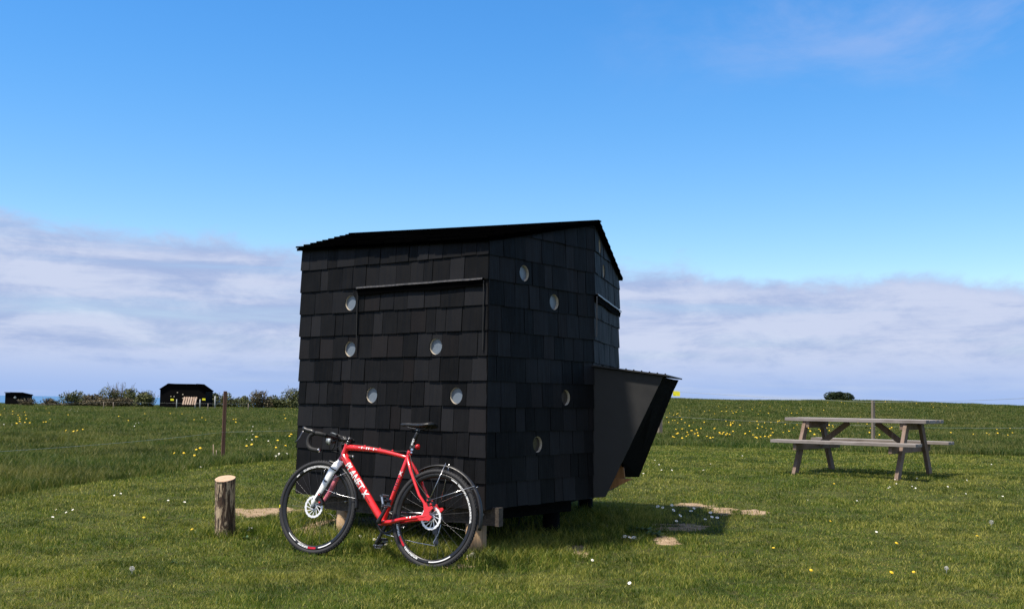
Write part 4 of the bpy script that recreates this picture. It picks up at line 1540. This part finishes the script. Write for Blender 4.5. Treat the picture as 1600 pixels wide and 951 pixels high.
fs = [(i * n + k, i * n + (k + 1) % n, (i + 1) * n + (k + 1) % n, (i + 1) * n + k) for i in range(len(secs) - 1) for k in range(n)]
fs += [tuple(range(n))[::-1], tuple((len(secs) - 1) * n + k for k in range(n))]
sd2.add(vs, fs, True)
sad = sd2.build('saddle', M['black'], bike)
rl = MB()
for s in (1, -1):
    rl.tube(curve_pts([SZ + Vector((-0.09, 0.030 * s, -0.014)), SPt + Vector((-0.05, 0.022 * s, 0.014)), SPt + Vector((0.04, 0.022 * s, 0.014)), SZ + Vector((0.115, 0.008 * s, -0.014))]), 0.0035, 8)
rl.build('saddle_rail', M['dalloy'], sad)
tl = MB()
tc = SC + STd * 0.075 + Vector((-0.048, 0.0, 0))
tl.box(SC + STd * 0.075 + Vector((-0.022, 0, 0)), (0.024, 0.020, 0.020))
tl.tube([SC + STd * 0.066, SC + STd * 0.084], 0.0165, 16)
tlo = tl.build('tail_lamp', M['black'], bike, bevel=0.002)
tl = MB()
tl.lathe([(0, -0.014), (0.016, -0.012), (0.020, 0.0), (0.018, 0.010), (0.010, 0.016), (0, 0.018)], tc, (-1, 0.1, 0), 20)
tl.build('lamp_lens', M['redlamp'], tlo)
bo_ = MB()
bo_.box(SC + STd * 0.052 + Vector((-0.02, 0.012, 0.0)), (0.020, 0.012, 0.014))
bo_.build('lamp_clamp', M['alloy'], tlo)


# mudguards
def guard(C, rad, a0, a1, T, off, w_=0.022):
    mb = MB(T)
    N_ = 40
    prof = []
    for k in range(7):
        t = -1 + 2 * k / 6
        prof.append((t * w_, -0.012 * t * t))
    for k in reversed(range(7)):
        t = -1 + 2 * k / 6
        prof.append((t * w_ * 0.97, -0.012 * t * t - 0.0022))
    vs = []
    for i in range(N_ + 1):
        a = R(a0 + (a1 - a0) * i / N_)
        rr_ = rad + off * (i / N_)
        for (yy, dr_) in prof:
            vs.append(C + Vector(((rr_ + dr_) * math.cos(a), yy, (rr_ + dr_) * math.sin(a))))
    m = len(prof)
    fs = [(i * m + k, i * m + (k + 1) % m, (i + 1) * m + (k + 1) % m, (i + 1) * m + k) for i in range(N_) for k in range(m)]
    fs += [tuple(range(m))[::-1], tuple(N_ * m + k for k in range(m))]
    mb.add(vs, fs, True)
    return mb.build('mudguard', M['black'], bike)


mg = guard(RA + Vector((-0.012, 0, 0.012)), 0.366, 60, 190, None, 0.012)
stay = MB()
for (a, e) in ((97, RA + Vector((0.006, 0.075, 0.13))), (142, RA + Vector((0.004, 0.075, 0.12)))):
    q_ = RA + Vector((-0.012 + 0.378 * math.cos(R(a)), 0.024, 0.012 + 0.378 * math.sin(R(a))))
    stay.tube([q_, e], 0.0022, 6)
    stay.tube([Vector((q_.x, -0.024, q_.z)), Vector((e.x, -e.y, e.z))], 0.0022, 6)
stay.build('mudguard_stay', M['alloy'], mg)
mg = guard(FA, 0.362, 100, 178, steer, 0.006, 0.020)
stay = MB(steer)
q_ = FA + Vector((0.366 * math.cos(R(166)), 0.022, 0.366 * math.sin(R(166))))
stay.tube(curve_pts([q_, FA + Vector((-0.25, 0.05, 0.10)), CR.lerp(FA, 0.62) + Vector((-0.03, 0.058, 0.0))]), 0.0020, 6)
q_ = FA + Vector((0.366 * math.cos(R(132)), 0.022, 0.366 * math.sin(R(132))))
stay.tube([q_, CR.lerp(FA, 0.42) + Vector((-0.02, 0.054, 0.0))], 0.0020, 6)
stay.build('mudguard_stay', M['alloy'], mg)

# ------------------------------------------------------------------ stone by the rear wheel
st = at(737, 874)
bm = bmesh.new()
bmesh.ops.create_icosphere(bm, subdivisions=3, radius=1.0)
for v in bm.verts:
    c = v.co
    k = 1 + 0.22 * math.sin(c.x * 3.1 + 1) * math.cos(c.y * 2.7) + 0.12 * math.sin(c.z * 6 + c.x * 5)
    v.co = Vector((c.x * 0.052 * k, c.y * 0.036 * k, max(c.z, -0.4) * 0.024 * k + 0.02))
me = bpy.data.meshes.new('stone'); bm.to_mesh(me); bm.free(); me.materials.append(M['stone'])
sto = bpy.data.objects.new('stone', me); sto.location = st; sto.rotation_euler = (0, R(-12), R(20)); COL.objects.link(sto)
tag(sto, 'flat pale stone lying in the grass just right of the rear bicycle wheel', 'stone')

# ------------------------------------------------------------------ picnic table
tcx = at(1348, 741)
yaw = R(-38)
table = empty('picnic_table', (tcx.x, tcx.y, float(g(tcx.x, tcx.y)) - 0.01), yaw)
tag(table, 'weathered wooden picnic table with attached benches on A-frame legs on the mown lawn', 'picnic table')
TL = 1.90
rr = random.Random(12)
mb = MB()
for k in range(5):
    yy = -0.296 + 0.148 * k
    dxe = rr.uniform(-0.008, 0.008)
    mb.box((dxe, yy, 0.735 + rr.uniform(-.0015, .0015)), (TL, 0.141, 0.046))
mb.build('tabletop', M['table'], table, bevel=0.004)
for s in (-1, 1):
    mb = MB()
    for k in range(2):
        mb.box((rr.uniform(-.006, .006), s * 0.685 + (k - 0.5) * 0.126, 0.445), (TL + 0.02, 0.118, 0.042))
    mb.build('bench_seat', M['table'], table, bevel=0.004)
for sx_ in (-1, 1):
    xx = sx_ * 0.68
    for s in (-1, 1):
        mb = MB()
        mb.bar((xx, s * 0.68, -0.05), (xx, s * 0.275, 0.712), 0.048, 0.110, up=(0, 1, 0))
        mb.build('leg', M['tleg'], table, bevel=0.004)
    mb = MB()
    mb.bar((xx - sx_ * 0.048, -0.775, 0.378), (xx - sx_ * 0.048, 0.775, 0.378), 0.045, 0.092)
    mb.build('seat_beam', M['tleg'], table, bevel=0.004)
    mb = MB()
    mb.bar((xx - sx_ * 0.048, -0.345, 0.669), (xx - sx_ * 0.048, 0.345, 0.669), 0.045, 0.088)
    mb.build('top_beam', M['tleg'], table, bevel=0.004)
    mb = MB()
    mb.bar((xx - sx_ * 0.075, 0, 0.39), (sx_ * 0.19, 0, 0.705), 0.045, 0.070)
    mb.build('brace', M['tleg'], table, bevel=0.004)

# ------------------------------------------------------------------ fence: posts, wires, tags
fence_grp = 'posts of the wire fence round the lawn'


def post_obj(name, px, py, hpx, wpx, mat, label, sq=True, lean=(0, 0)):
    p = at(px, py)
    h = hpx / FPX * p.y * 1.005; w_ = wpx / FPX * p.y
    mb = MB()
    if sq:
        mb.box((0, 0, h / 2 - 0.1), (w_, w_, h + 0.2), (lean[1], lean[0], 0.4))
    else:
        mb.lathe([(0, -0.2), (w_ / 2, -0.2), (w_ / 2, h), (0, h)], (0, 0, 0), (0, 0, 1), 10)
    o = mb.build(name, mat, None, bevel=0.004)
    o.location = p
    tag(o, label, 'fence post', fence_grp)
    return o, p, h


pL, posL, hLp = post_obj('fence_post', 348.5, 717, 105, 5.2, M['brownpost'], 'slim dark brown fence post standing behind the bark-covered log', lean=(0.01, 0))
pM, posM, hMp = post_obj('fence_post', 1031, 680, 76, 6, M['greypost'], 'pale fence post mostly hidden behind the slanted entrance bay')
pR, posR, hRp = post_obj('fence_post', 1364.5, 690, 64, 4.4, M['greypost'], 'grey-brown fence post standing behind the picnic table')


def wire(label, pts, r, mat, sag=0.02):
    mb = MB()
    allp = []
    for a, b in zip(pts[:-1], pts[1:]):
        for k in range(10):
            t = k / 10
            allp.append(a.lerp(b, t) + Vector((0, 0, -sag * 4 * t * (1 - t))))
    allp.append(pts[-1])
    mb.tube(allp, r, 5, smooth=True)
    o = mb.build('fence_wire', mat)
    tag(o, label, 'fence wire', 'wires of the fence round the lawn')
    return o


gl = lambda p, h: Vector((p.x, p.y, float(g(p.x, p.y)) + h))
offL = Vector((-4.85, 5.0, 0))
wire('lower fence wire from the brown post towards the lower left', [gl(offL, 0.42), on(0, 705, 9.4), on(349, 674.5, posL.y - 0.03), gl(Vector((-1.0, 22, 0)), 0.38), on(1040, 651, posM.y)], 0.0017, M['wire'])
wire('upper fence wire running from the hidden post past the picnic table', [on(1032, 610, posM.y), on(1364, 628, posR.y - 0.02), on(1600, 622, 18.0), on(1800, 612, 15)], 0.003, M['wirep'])
wire('lower fence wire running behind the picnic table', [on(1040, 650, posM.y), on(1364, 665, posR.y - 0.02), on(1600, 668, 18.0), on(1800, 672, 15)], 0.0018, M['wirep'])


def yellow_tag(px, py, Y, wpx, hpx, label):
    p = on(px, py, Y)
    w_, h_ = wpx / FPX * Y, hpx / FPX * Y
    mb = MB(); mb.prism([(-w_ / 2, -h_ / 2), (w_ / 2, -h_ / 2), (w_ / 2, h_ / 2 * 0.8), (w_ * 0.1, h_ / 2), (-w_ / 2, h_ / 2)], 0.01, (0, 0, 0), (1, 0, 0), (0, 0, 1))
    o = mb.build('warning_tag', M['yellow']); o.location = p
    tag(o, label, 'warning tag')
    return o


yellow_tag(1057, 614.5, posM.y - 0.1, 11, 8, 'bright yellow tag on the upper wire just right of the slanted entrance bay')
yellow_tag(269, 624, 72, 5, 3, 'small yellow tag left of the leaning pallet in the distance')
yellow_tag(318.5, 623.5, 72, 5, 3, 'small yellow tag right of the leaning pallet in the distance')


for (px, hh, lab) in ((332.5, 24, 'pale dry cane, taller of two in the long grass left of the brown fence post'), (337.5, 15, 'pale dry cane, shorter of two in the long grass left of the brown fence post')):
    p = at(px, 718)
    mb = MB(); mb.tube([(0, 0, -0.05), (0.004, 0, 0.1), (0.0, 0, hh / FPX * p.y)], [0.005, 0.0045, 0.003], 6)
    o = mb.build('dry_cane', M['pallet']); o.location = p
    tag(o, lab, 'cane', 'dry canes by the fence post')

# ------------------------------------------------------------------ far things on the left
def far_cabin(px0, px1, ytop, ybot, Y, label, outline, dots, turn):
    """black shingled shelter; outline in fractions of width and height"""
    a = on(px0, ybot, Y); b = on(px1, ybot, Y)
    W_ = (b - a).length; H_ = on(px0, ytop, Y).z - a.z
    root = empty('distant_shelter', ((a + b) / 2).to_tuple(), turn)
    gz = float(g(root.location.x, root.location.y))
    tag(root, label, 'shelter')
    D_ = 2.2
    lo = min(gz, a.z) - a.z
    wall = MB()
    poly = [(x_ * W_ - W_ / 2, z_ * H_) for x_, z_ in outline]
    eave = [(poly[0][0], lo - 0.1), poly[0], poly[1], poly[2], poly[3], (poly[3][0], lo - 0.1)]
    wall.prism(eave, D_, (0, D_ / 2, 0), (1, 0, 0), (0, 0, 1))
    wo = wall.build('wall', M['core'], root)
    rf = MB()
    for k in range(3):
        p, q_ = poly[k], poly[k + 1]
        ang = math.atan2(q_[1] - p[1], q_[0] - p[0]); L = math.hypot(q_[0] - p[0], q_[1] - p[1])
        rf.box(((p[0] + q_[0]) / 2, D_ / 2, (p[1] + q_[1]) / 2 + 0.03), (L + 0.10, D_ + 0.2, 0.05), (0, -ang, 0))
    rf.build('roof', M['roof'], root)
    for (x_, z_, r_) in dots:
        d_ = MB(); d_.lathe([(0, -0.01), (r_, -0.01), (r_, 0.02), (0, 0.02)], (x_ * W_ - W_ / 2, 0.0, z_ * H_), (0, -1, 0), 16)
        d_.build('porthole', M['whitepost'] if r_ > 0.1 else M['liner'], root)
    return root


far_cabin(250, 321, 600.5, 629, 84, 'long black shelter with chamfered roof standing in the hedge behind the pallet',
          [(0.0, 0.72), (0.17, 1.0), (0.80, 1.0), (1.0, 0.66)], [(0.38, 0.55, 0.05), (0.5, 0.45, 0.055), (0.50, 0.24, 0.05), (0.31, 0.33, 0.045), (0.24, 0.34, 0.045)], 0.03)
far_cabin(6, 32, 613.5, 631, 92, 'small black shelter with one pale porthole at the far left above the sea',
          [(0.06, 1.0), (0.40, 1.0), (0.98, 0.82), (1.0, 0.80)], [(0.66, 0.60, 0.11)], 0.0)

# pallet leaning
pal_p = on(295, 632, 73)
pal = empty('wooden_pallet', (pal_p.x, pal_p.y, float(g(pal_p.x, pal_p.y))), 0)
tag(pal, 'pale wooden pallet leaning upright in front of the long distant shelter', 'pallet')
pw = 22 / FPX * 73; ph = 12.5 / FPX * 73
b0 = pal_p.z - pal.location.z
mb = MB()
for k in range(6):
    xx = -pw / 2 + pw * (k + 0.5) / 6
    mb.box((xx + 0.05, 0, b0 + ph / 2), (pw / 6 * 0.62, 0.025, ph + (0.0 if b0 > 0 else 0.0)), (R(-12), R(9), 0))
mb.build('slats', M['pallet'], pal)
mb = MB()
for zz in (0.2, 0.8):
    mb.box((0.05, 0.06 + 0.08 * zz, b0 + ph * zz), (pw, 0.06, 0.07))
mb.build('battens', M['pallet'], pal)

marks = [(276, 630, 9, 2.2, 'white marker post left of the leaning pallet'), (305, 629, 9, 3.0, 'white marker post touching the right end of the leaning pallet'),
         (312.5, 631, 10, 2.8, 'white marker post between the pallet and the right-hand yellow tag'), (336, 626, 10, 3.2, 'white marker post in front of the hedge, just left of the brown fence post')]
for (px, py, h, w_, lab) in marks:
    p = on(px, py, 74); hh = h * 0.75 / FPX * 74; ww = w_ * 0.7 / FPX * 74
    zg = float(g(p.x, p.y)) - p.z
    mb = MB(); mb.lathe([(0, min(zg, 0) - 0.1), (ww / 2, min(zg, 0) - 0.1), (ww / 2, hh * 0.95), (ww * 0.3, hh), (0, hh)], (0, 0, 0), (0, 0, 1), 10)
    o = mb.build('marker_post', M['whitepost']); o.location = p
    tag(o, lab, 'marker post', 'white marker posts near the distant shelter')
far_posts = []
for i, px in enumerate((162, 177, 325, 388)):
    p = on(px, 632, 66); p.z = float(g(p.x, p.y))
    mb = MB(); mb.lathe([(0, -0.1), (0.02, -0.1), (0.02, 0.5), (0, 0.5)], (0, 0, 0), (0, 0, 1), 8)
    o = mb.build('thin_fence_post', M['greypost']); o.location = p
    tag(o, ['thin distant fence post, left one of the pair before the bramble hedge', 'thin distant fence post, right one of the pair before the bramble hedge',
            'thin distant fence post just right of the long distant shelter', 'thin distant fence post right of the brown post, before the hedge'][i], 'fence post', 'thin posts of the distant fence')
    far_posts.append(p + Vector((0, 0, 0.48)))
wire('distant fence wire strung between thin posts before the hedge', [on(60, 632, 64)] + far_posts, 0.003, M['wirep'], 0.0)


# ------------------------------------------------------------------ shrubs
def shrub(name, X, Y, z, wx, wy, h, nleaf, leafsz, mat, label, cat, group=None, twigs=0, dens=1.0, seed=0, lumps=7, ragged=0.35):
    rr = np.random.default_rng(seed)
    root = empty(name, (X, Y, z))
    tag(root, label, cat, group)
    cx = rr.uniform(-0.75, 0.75, lumps) * wx / 2; cy = rr.uniform(-0.6, 0.6, lumps) * wy / 2
    cr = rr.uniform(0.45, 0.8, lumps) * h * 0.62
    cz = rr.uniform(0.25, 0.8, lumps) * h * (1 - 0.45 * (np.abs(cx) / (wx / 2)) ** 2)
    cz = np.minimum(cz, h - cr * 0.75)
    k = rr.integers(0, lumps, nleaf)
    d = rr.normal(size=(nleaf, 3)); d /= np.linalg.norm(d, axis=1)[:, None]
    rad = cr[k] * (1 - ragged + ragged * 1.6 * rr.random(nleaf) ** 0.6)
    P = np.stack([cx[k], cy[k], cz[k]], 1) + d * rad[:, None] * np.array([max(wx / (2.2 * h), 0.7), 0.9, 0.85])
    P[:, 2] = np.abs(P[:, 2])
    nrm = d + rr.normal(size=(nleaf, 3)) * 0.7; nrm /= np.linalg.norm(nrm, axis=1)[:, None]
    t = np.cross(nrm, rr.normal(size=(nleaf, 3))); t /= np.linalg.norm(t, axis=1)[:, None]
    b = np.cross(nrm, t)
    sz = leafsz * (0.6 + 0.8 * rr.random(nleaf))
    V = np.stack([P - t * sz[:, None], P + b * (sz * 0.55)[:, None], P + t * sz[:, None], P - b * (sz * 0.55)[:, None]], 1).reshape(-1, 3)
    me = bpy.data.meshes.new('foliage')
    fast_mesh(me, V, np.arange(nleaf * 4), np.full(nleaf, 4))
    me.materials.append(mat)
    o = bpy.data.objects.new('foliage', me); COL.objects.link(o); o.parent = root
    mb = MB()
    for i in range(max(twigs, 4)):
        a = rr.uniform(0, 6.28); s = rr.uniform(0.1, 0.9)
        tx, ty = math.cos(a) * wx * 0.5 * s, math.sin(a) * wy * 0.5 * s
        tz = h * rr.uniform(0.7, 1.18 if twigs > 4 else 0.9)
        p0 = Vector((tx * 0.3, ty * 0.3, 0)); p3 = Vector((tx, ty, tz))
        m_ = p0.lerp(p3, 0.5) + Vector((rr.uniform(-.1, .1), 0, rr.uniform(0, .15)))
        mb.tube([p0, m_, p3], [0.03, 0.018, 0.006], 5)
        for q in range(4):
            s_ = m_.lerp(p3, rr.uniform(0.1, 0.9)); e_ = s_ + Vector((rr.uniform(-.3, .3), rr.uniform(-.2, .2), rr.uniform(0.0, .3))) * h * 0.35
            mb.tube([s_, e_], [0.010, 0.004], 4)
    mb.build('branches', M['twig'], root)
    return root


# dark bush on the right crest
pb = on(1314, 628, 74)
shrub('dark_bush', pb.x, pb.y, float(g(pb.x, pb.y)) - 0.05, 46 / FPX * 74, 1.4, 15.5 / FPX * 74 * 1.0, 5200, 0.055, M['leaf_dark'], 'dark rounded bush alone on the horizon behind the picnic table', 'bush', seed=3, lumps=12, ragged=0.22)

hedge = [(190, 13, 125, 'leaf_brown', 10, 'long low mass of bramble along the foot of the hedge left of the long shelter', 3.4), (400, 12, 150, 'leaf_hedge', 10, 'long low green hedge between the long shelter and the big shelter', 3.8), (100, 5, 70, 'leaf_brown', 4, 'very low rough growth under the sea horizon', 1.2),
         (45, 11, 30, 'leaf_brown', 14, 'thin reddish shrub beside the small far left shelter', .35), (76, 12, 22, 'leaf_brown', 10, 'low wispy shrub against the sea', .45), (88, 8, 16, 'leaf_hedge', 6, 'smallest low shrub against the sea', .6),
         (116, 22, 36, 'leaf_hedge', 18, 'ragged bramble with long arching shoots at the left end of the hedge', .7), (145, 18, 36, 'leaf_brown', 8, 'brownish low bramble in the hedge between two taller shrubs', 1.3),
         (186, 36, 54, 'leaf_hedge', 26, 'tallest twiggy shrub in the hedge left of the long distant shelter', 1.1), (232, 24, 36, 'leaf_hedge', 14, 'shrub growing against the left end of the long distant shelter', 1.0),
         (341, 20, 36, 'leaf_hedge', 6, 'rounded shrub just right of the long distant shelter', 1.3), (374, 15, 36, 'leaf_hedge', 6, 'low green shrub right of the brown fence post', 1.2), (405, 24, 30, 'leaf_brown', 20, 'thin upright sapling-like shrub with sparse leaves', .6),
         (428, 15, 30, 'leaf_hedge', 8, 'low shrub between the sparse sapling and the pale bush', 1.1), (457, 29, 34, 'leaf_hedge', 12, 'pale leafy bush touching the left edge of the big shelter', .9)]
for i, (px, hp, wp, mt, tw, lab, dn) in enumerate(hedge):
    Y = 86 + (i % 3) * 1.5 if not 240 < px < 330 else 82
    p = on(px, 631, Y)
    zg = float(g(p.x, p.y))
    h_ = 0.86 * hp / FPX * Y + max(p.z - zg, 0)
    shrub('hedge_shrub', p.x, Y, zg - 0.05, wp / FPX * Y * 1.15, 1.6, h_, int(1500 * dn * max(hp, 12) / 18), 0.075, M[mt], lab, 'shrub', 'shrubs of the hedge on the left skyline', tw, seed=20 + i, ragged=0.5 if dn < 1 else 0.35)


# ------------------------------------------------------------------ flowers
def flower_mesh(kind):
    mb = MB()
    if kind == 'dandelion':
        mb.cur = 0
        mb.lathe([(0, 0.0), (0.012, 0.001), (0.019, 0.006), (0.017, 0.009), (0.009, 0.011), (0, 0.012)], (0, 0, 0), (0, 0, 1), 12)
        for k in range(14):
            a = 2 * math.pi * k / 14
            e = Vector((math.cos(a), math.sin(a), 0)); t = Vector((-math.sin(a), math.cos(a), 0))
            mb.add([e * 0.012 + t * 0.003 + Vector((0, 0, .006)), e * 0.012 - t * 0.003 + Vector((0, 0, .006)), e * 0.0235 - t * 0.003 + Vector((0, 0, .004)), e * 0.0235 + t * 0.003 + Vector((0, 0, .004))], [(0, 1, 2, 3)])
    elif kind == 'daisy':
        mb.cur = 0
        for k in range(13):
            a = 2 * math.pi * k / 13
            e = Vector((math.cos(a), math.sin(a), 0)); t = Vector((-math.sin(a), math.cos(a), 0))
            mb.add([e * 0.003 + t * 0.0016, e * 0.003 - t * 0.0016, e * 0.0125 - t * 0.0026 + Vector((0, 0, .002)), e * 0.0125 + t * 0.0026 + Vector((0, 0, .002))], [(0, 1, 2, 3)])
        mb.cur = 2
        mb.lathe([(0, 0.001), (0.0045, 0.001), (0.003, 0.004), (0, 0.005)], (0, 0, 0), (0, 0, 1), 8)
    mb.cur = 1
    return mb


def flower_src(kind, stem_h, scale):
    mb = flower_mesh(kind)
    mb.v = [Vector((p.x * scale, p.y * scale, p.z * scale + stem_h)) for p in mb.v]
    mb.tube([(0, 0, 0), (0.003, 0, stem_h * 0.5), (0, 0, stem_h + 0.001)], 0.0016 * scale, 5)
    mats = [M['petal_y'] if kind == 'dandelion' else M['petal_w'], M['stem'], M['petal_y']]
    return mb.build(kind, mats)


def place_flowers(kind, src, plist, label, group, first=True):
    rr = random.Random(len(plist) * 7 + len(label))
    for i, p in enumerate(plist):
        o = src if i == 0 else src.copy()
        if i: COL.objects.link(o)
        o.location = (p[0], p[1], float(g(p[0], p[1])))
        s = rr.uniform(0.85, 1.2)
        o.scale = (s, s, rr.uniform(0.8, 1.1))
        o.rotation_euler = (R(rr.uniform(15, 45)), R(rr.uniform(-15, 15)), rr.uniform(-0.8, 0.8))
        o['label'] = label if not isinstance(label, list) else label[i]
        o['category'] = kind if kind != 'dandelion' else 'dandelion'
        o['group'] = group


def scatter_px(boxes):
    res = []
    rr = random.Random(77)
    for (x0, y0, x1, y1, n_) in boxes:
        for _ in range(n_):
            p = at(rr.uniform(x0, x1), rr.uniform(y0, y1))
            res.append((p.x, p.y))
    return res


rr = random.Random(5)
md = scatter_px([(1045, 662, 1225, 692, 72), (1225, 668, 1300, 688, 22), (1300, 672, 1420, 690, 14), (1070, 636, 1260, 652, 26), (1180, 630, 1500, 645, 16),
                 (1440, 675, 1600, 690, 10), (1040, 645, 1080, 665, 8), (1270, 655, 1360, 672, 8)])
place_flowers('dandelion', flower_src('dandelion', 0.15, 0.9), md, 'yellow dandelion among the long grass behind the picnic table', 'dandelions in the meadow on the right')
ml = scatter_px([(20, 645, 130, 672, 14), (110, 678, 130, 684, 4), (280, 712, 335, 724, 5), (345, 690, 460, 712, 9), (180, 650, 330, 665, 8), (430, 640, 465, 665, 5), (0, 640, 80, 655, 6), (360, 660, 370, 672, 3)])
place_flowers('dandelion', flower_src('dandelion', 0.16, 0.85), ml, 'yellow dandelion among the long grass left of the black shelter', 'dandelions in the meadow on the left')
near_d = [(731, 879, 'yellow dandelion right beside the flat pale stone'), (881, 803, 'yellow dandelion in the shade below the black shelter wall'),
          (563, 806, 'yellow dandelion behind the bicycle, between its two wheels'), (636, 843, 'yellow dandelion seen through the rear bicycle wheel'),
          (760, 842, 'yellow dandelion beside the front corner post of the shelter'), (302, 833, 'yellow dandelion on the lawn just left of the log'),
          (225, 812, 'yellow dandelion on the lawn farther left of the log'), (940, 841, 'yellow dandelion in shade between two bare soil patches'),
          (1209, 861, 'small yellow dandelion on the open lawn right of the soil patches'), (1265, 896, 'yellow dandelion near the bottom edge, left of the pair'),
          (1398, 853, 'yellow dandelion on the open lawn, right of the cluster centre'), (1390, 899, 'yellow dandelion at the bottom edge, left one of a pair'),
          (1428, 900, 'yellow dandelion at the bottom edge, right one of a pair'), (1295, 818, 'yellow dandelion on the lawn below the picnic table'),
          (1303, 759, 'yellow dandelion just in front of the picnic table'), (1525, 842, 'yellow dandelion on the lawn near the right edge')]
plist = [tuple(at(a, b).xy) for a, b, _ in near_d]
place_flowers('dandelion', flower_src('dandelion', 0.035, 0.52), plist, [c for _, _, c in near_d], 'dandelions on the mown lawn')

dz_l = scatter_px([(5, 662, 50, 670, 7), (380, 668, 460, 700, 7), (430, 705, 445, 722, 4), (210, 665, 225, 672, 3), (95, 640, 125, 645, 8), (55, 640, 60, 645, 2)])
place_flowers('daisy', flower_src('daisy', 0.11, 0.9), dz_l, 'white daisy in the long grass left of the black shelter', 'daisies in the meadow')
dz_b = [tuple(at(a, b).xy) for a, b in ((583, 850), (592, 846), (598, 853), (603, 849), (607, 843), (612, 851), (600, 858), (630, 829), (563, 842), (571, 838), (589, 842), (606, 856))]
place_flowers('daisy', flower_src('daisy', 0.045, 1.15), dz_b, 'white daisy in the cluster below the bicycle pedals', 'daisies below the bicycle pedals')
dz_s = [tuple(at(a, b).xy) for a, b in ((1050, 793), (1048, 802), (1080, 805), (1111, 812), (1101, 819), (1030, 797), (1035, 798), (1110, 806), (976, 844), (991, 845), (982, 848), (1056, 820), (1120, 815), (1082, 799), (948, 795), (981, 801), (1058, 811))]
place_flowers('daisy', flower_src('daisy', 0.045, 1.2), dz_s, 'white daisy growing by the bare soil patches right of the shelter', 'daisies by the soil patches')
dz_n = scatter_px([(1000, 700, 1200, 745, 8), (1380, 745, 1480, 770, 9), (1500, 720, 1590, 790, 4), (60, 730, 330, 790, 7), (60, 800, 120, 812, 4), (390, 824, 395, 832, 3), (1200, 780, 1400, 840, 3), (820, 875, 1000, 930, 2)])
place_flowers('daisy', flower_src('daisy', 0.035, 0.75), dz_n, 'tiny white daisy scattered on the mown lawn', 'daisies scattered on the lawn')


# seed heads
def clock_head(px, py, r, label):
    p = at(px, py + 8)
    mb = MB()
    rr = random.Random(int(px))
    for k in range(90):
        z = rr.uniform(-1, 1); a = rr.uniform(0, 6.28); s = math.sqrt(1 - z * z)
        d = Vector((s * math.cos(a), s * math.sin(a), z))
        mb.tube([d * 0.003, d * r], [0.0003, 0.0003], 3, caps=False)
        t, b = frame_from(d)
        for q in range(3):
            e = (t * math.cos(q * 2.1) + b * math.sin(q * 2.1))
            mb.bar(d * r, d * r + e * 0.004 + d * 0.002, 0.0006, 0.0006)
    mb.v = [v + Vector((0, 0, 0.045)) for v in mb.v]
    mb.tube([(0, 0, 0), (0, 0, 0.045)], 0.0018, 5)
    o = mb.build('dandelion_clock', M['clock']); o.location = p
    tag(o, label, 'seed head', 'dandelion seed heads on the lawn')


clock_head(1549, 815, 0.018, 'round white dandelion seed head on the lawn near the right edge')
clock_head(206, 891, 0.014, 'white dandelion seed head on the lawn at the lower left')
clock_head(1479, 889, 0.012, 'small pale seed head on the lawn at the lower right')


# leafy weeds by the soil patches and at the shelter
def weed(px, py, n_, L, label, seed):
    rr = random.Random(seed)
    p = at(px, py)
    mb = MB()
    for k in range(n_):
        a = rr.uniform(0, 6.28); l_ = L * rr.uniform(0.6, 1.1); w_ = l_ * 0.16
        e = Vector((math.cos(a), math.sin(a), 0)); t = Vector((-math.sin(a), math.cos(a), 0))
        o_ = Vector((rr.uniform(-1, 1), rr.uniform(-.7, .7), 0)) * L * 0.7
        el = rr.uniform(0.35, 1.2)
        vs = []
        for i in range(6):
            q = i / 5
            c = o_ + e * (l_ * q * math.cos(el * (1 - q * .6))) + Vector((0, 0, l_ * math.sin(el) * (q - 0.45 * q * q)))
            ww = w_ * math.sin(math.pi * min(q * 0.9 + 0.08, 1)) * (1 + 0.25 * (-1) ** i)
            vs += [c - t * ww + Vector((0, 0, ww * .3)), c, c + t * ww + Vector((0, 0, ww * .3))]
        fs = []
        for i in range(5):
            fs += [(i * 3, i * 3 + 1, i * 3 + 4, i * 3 + 3), (i * 3 + 1, i * 3 + 2, i * 3 + 5, i * 3 + 4)]
        mb.add(vs, fs, True)
    o = mb.build('leafy_weed', M['weed']); o.location = p
    tag(o, label, 'weed', 'leafy weeds on the lawn')


weed(1000, 832, 46, 0.10, 'grey-green leafy weed between the bare soil patches right of the shelter', 1)
weed(1022, 838, 26, 0.08, 'smaller grey-green weed just behind the nearest soil patch', 2)
weed(812, 838, 14, 0.10, 'broad-leaved weed in the shade below the shelter wall', 3)
weed(846, 842, 9, 0.08, 'low leafy weed under the shelter, right of the broad-leaved one', 4)
weed(265, 880, 10, 0.06, 'flat leafy weed on the lawn left below the log', 5)
weed(382, 842, 8, 0.06, 'bright leafy weed on the lawn at the foot of the log', 6)
print('objects', len(bpy.data.objects))
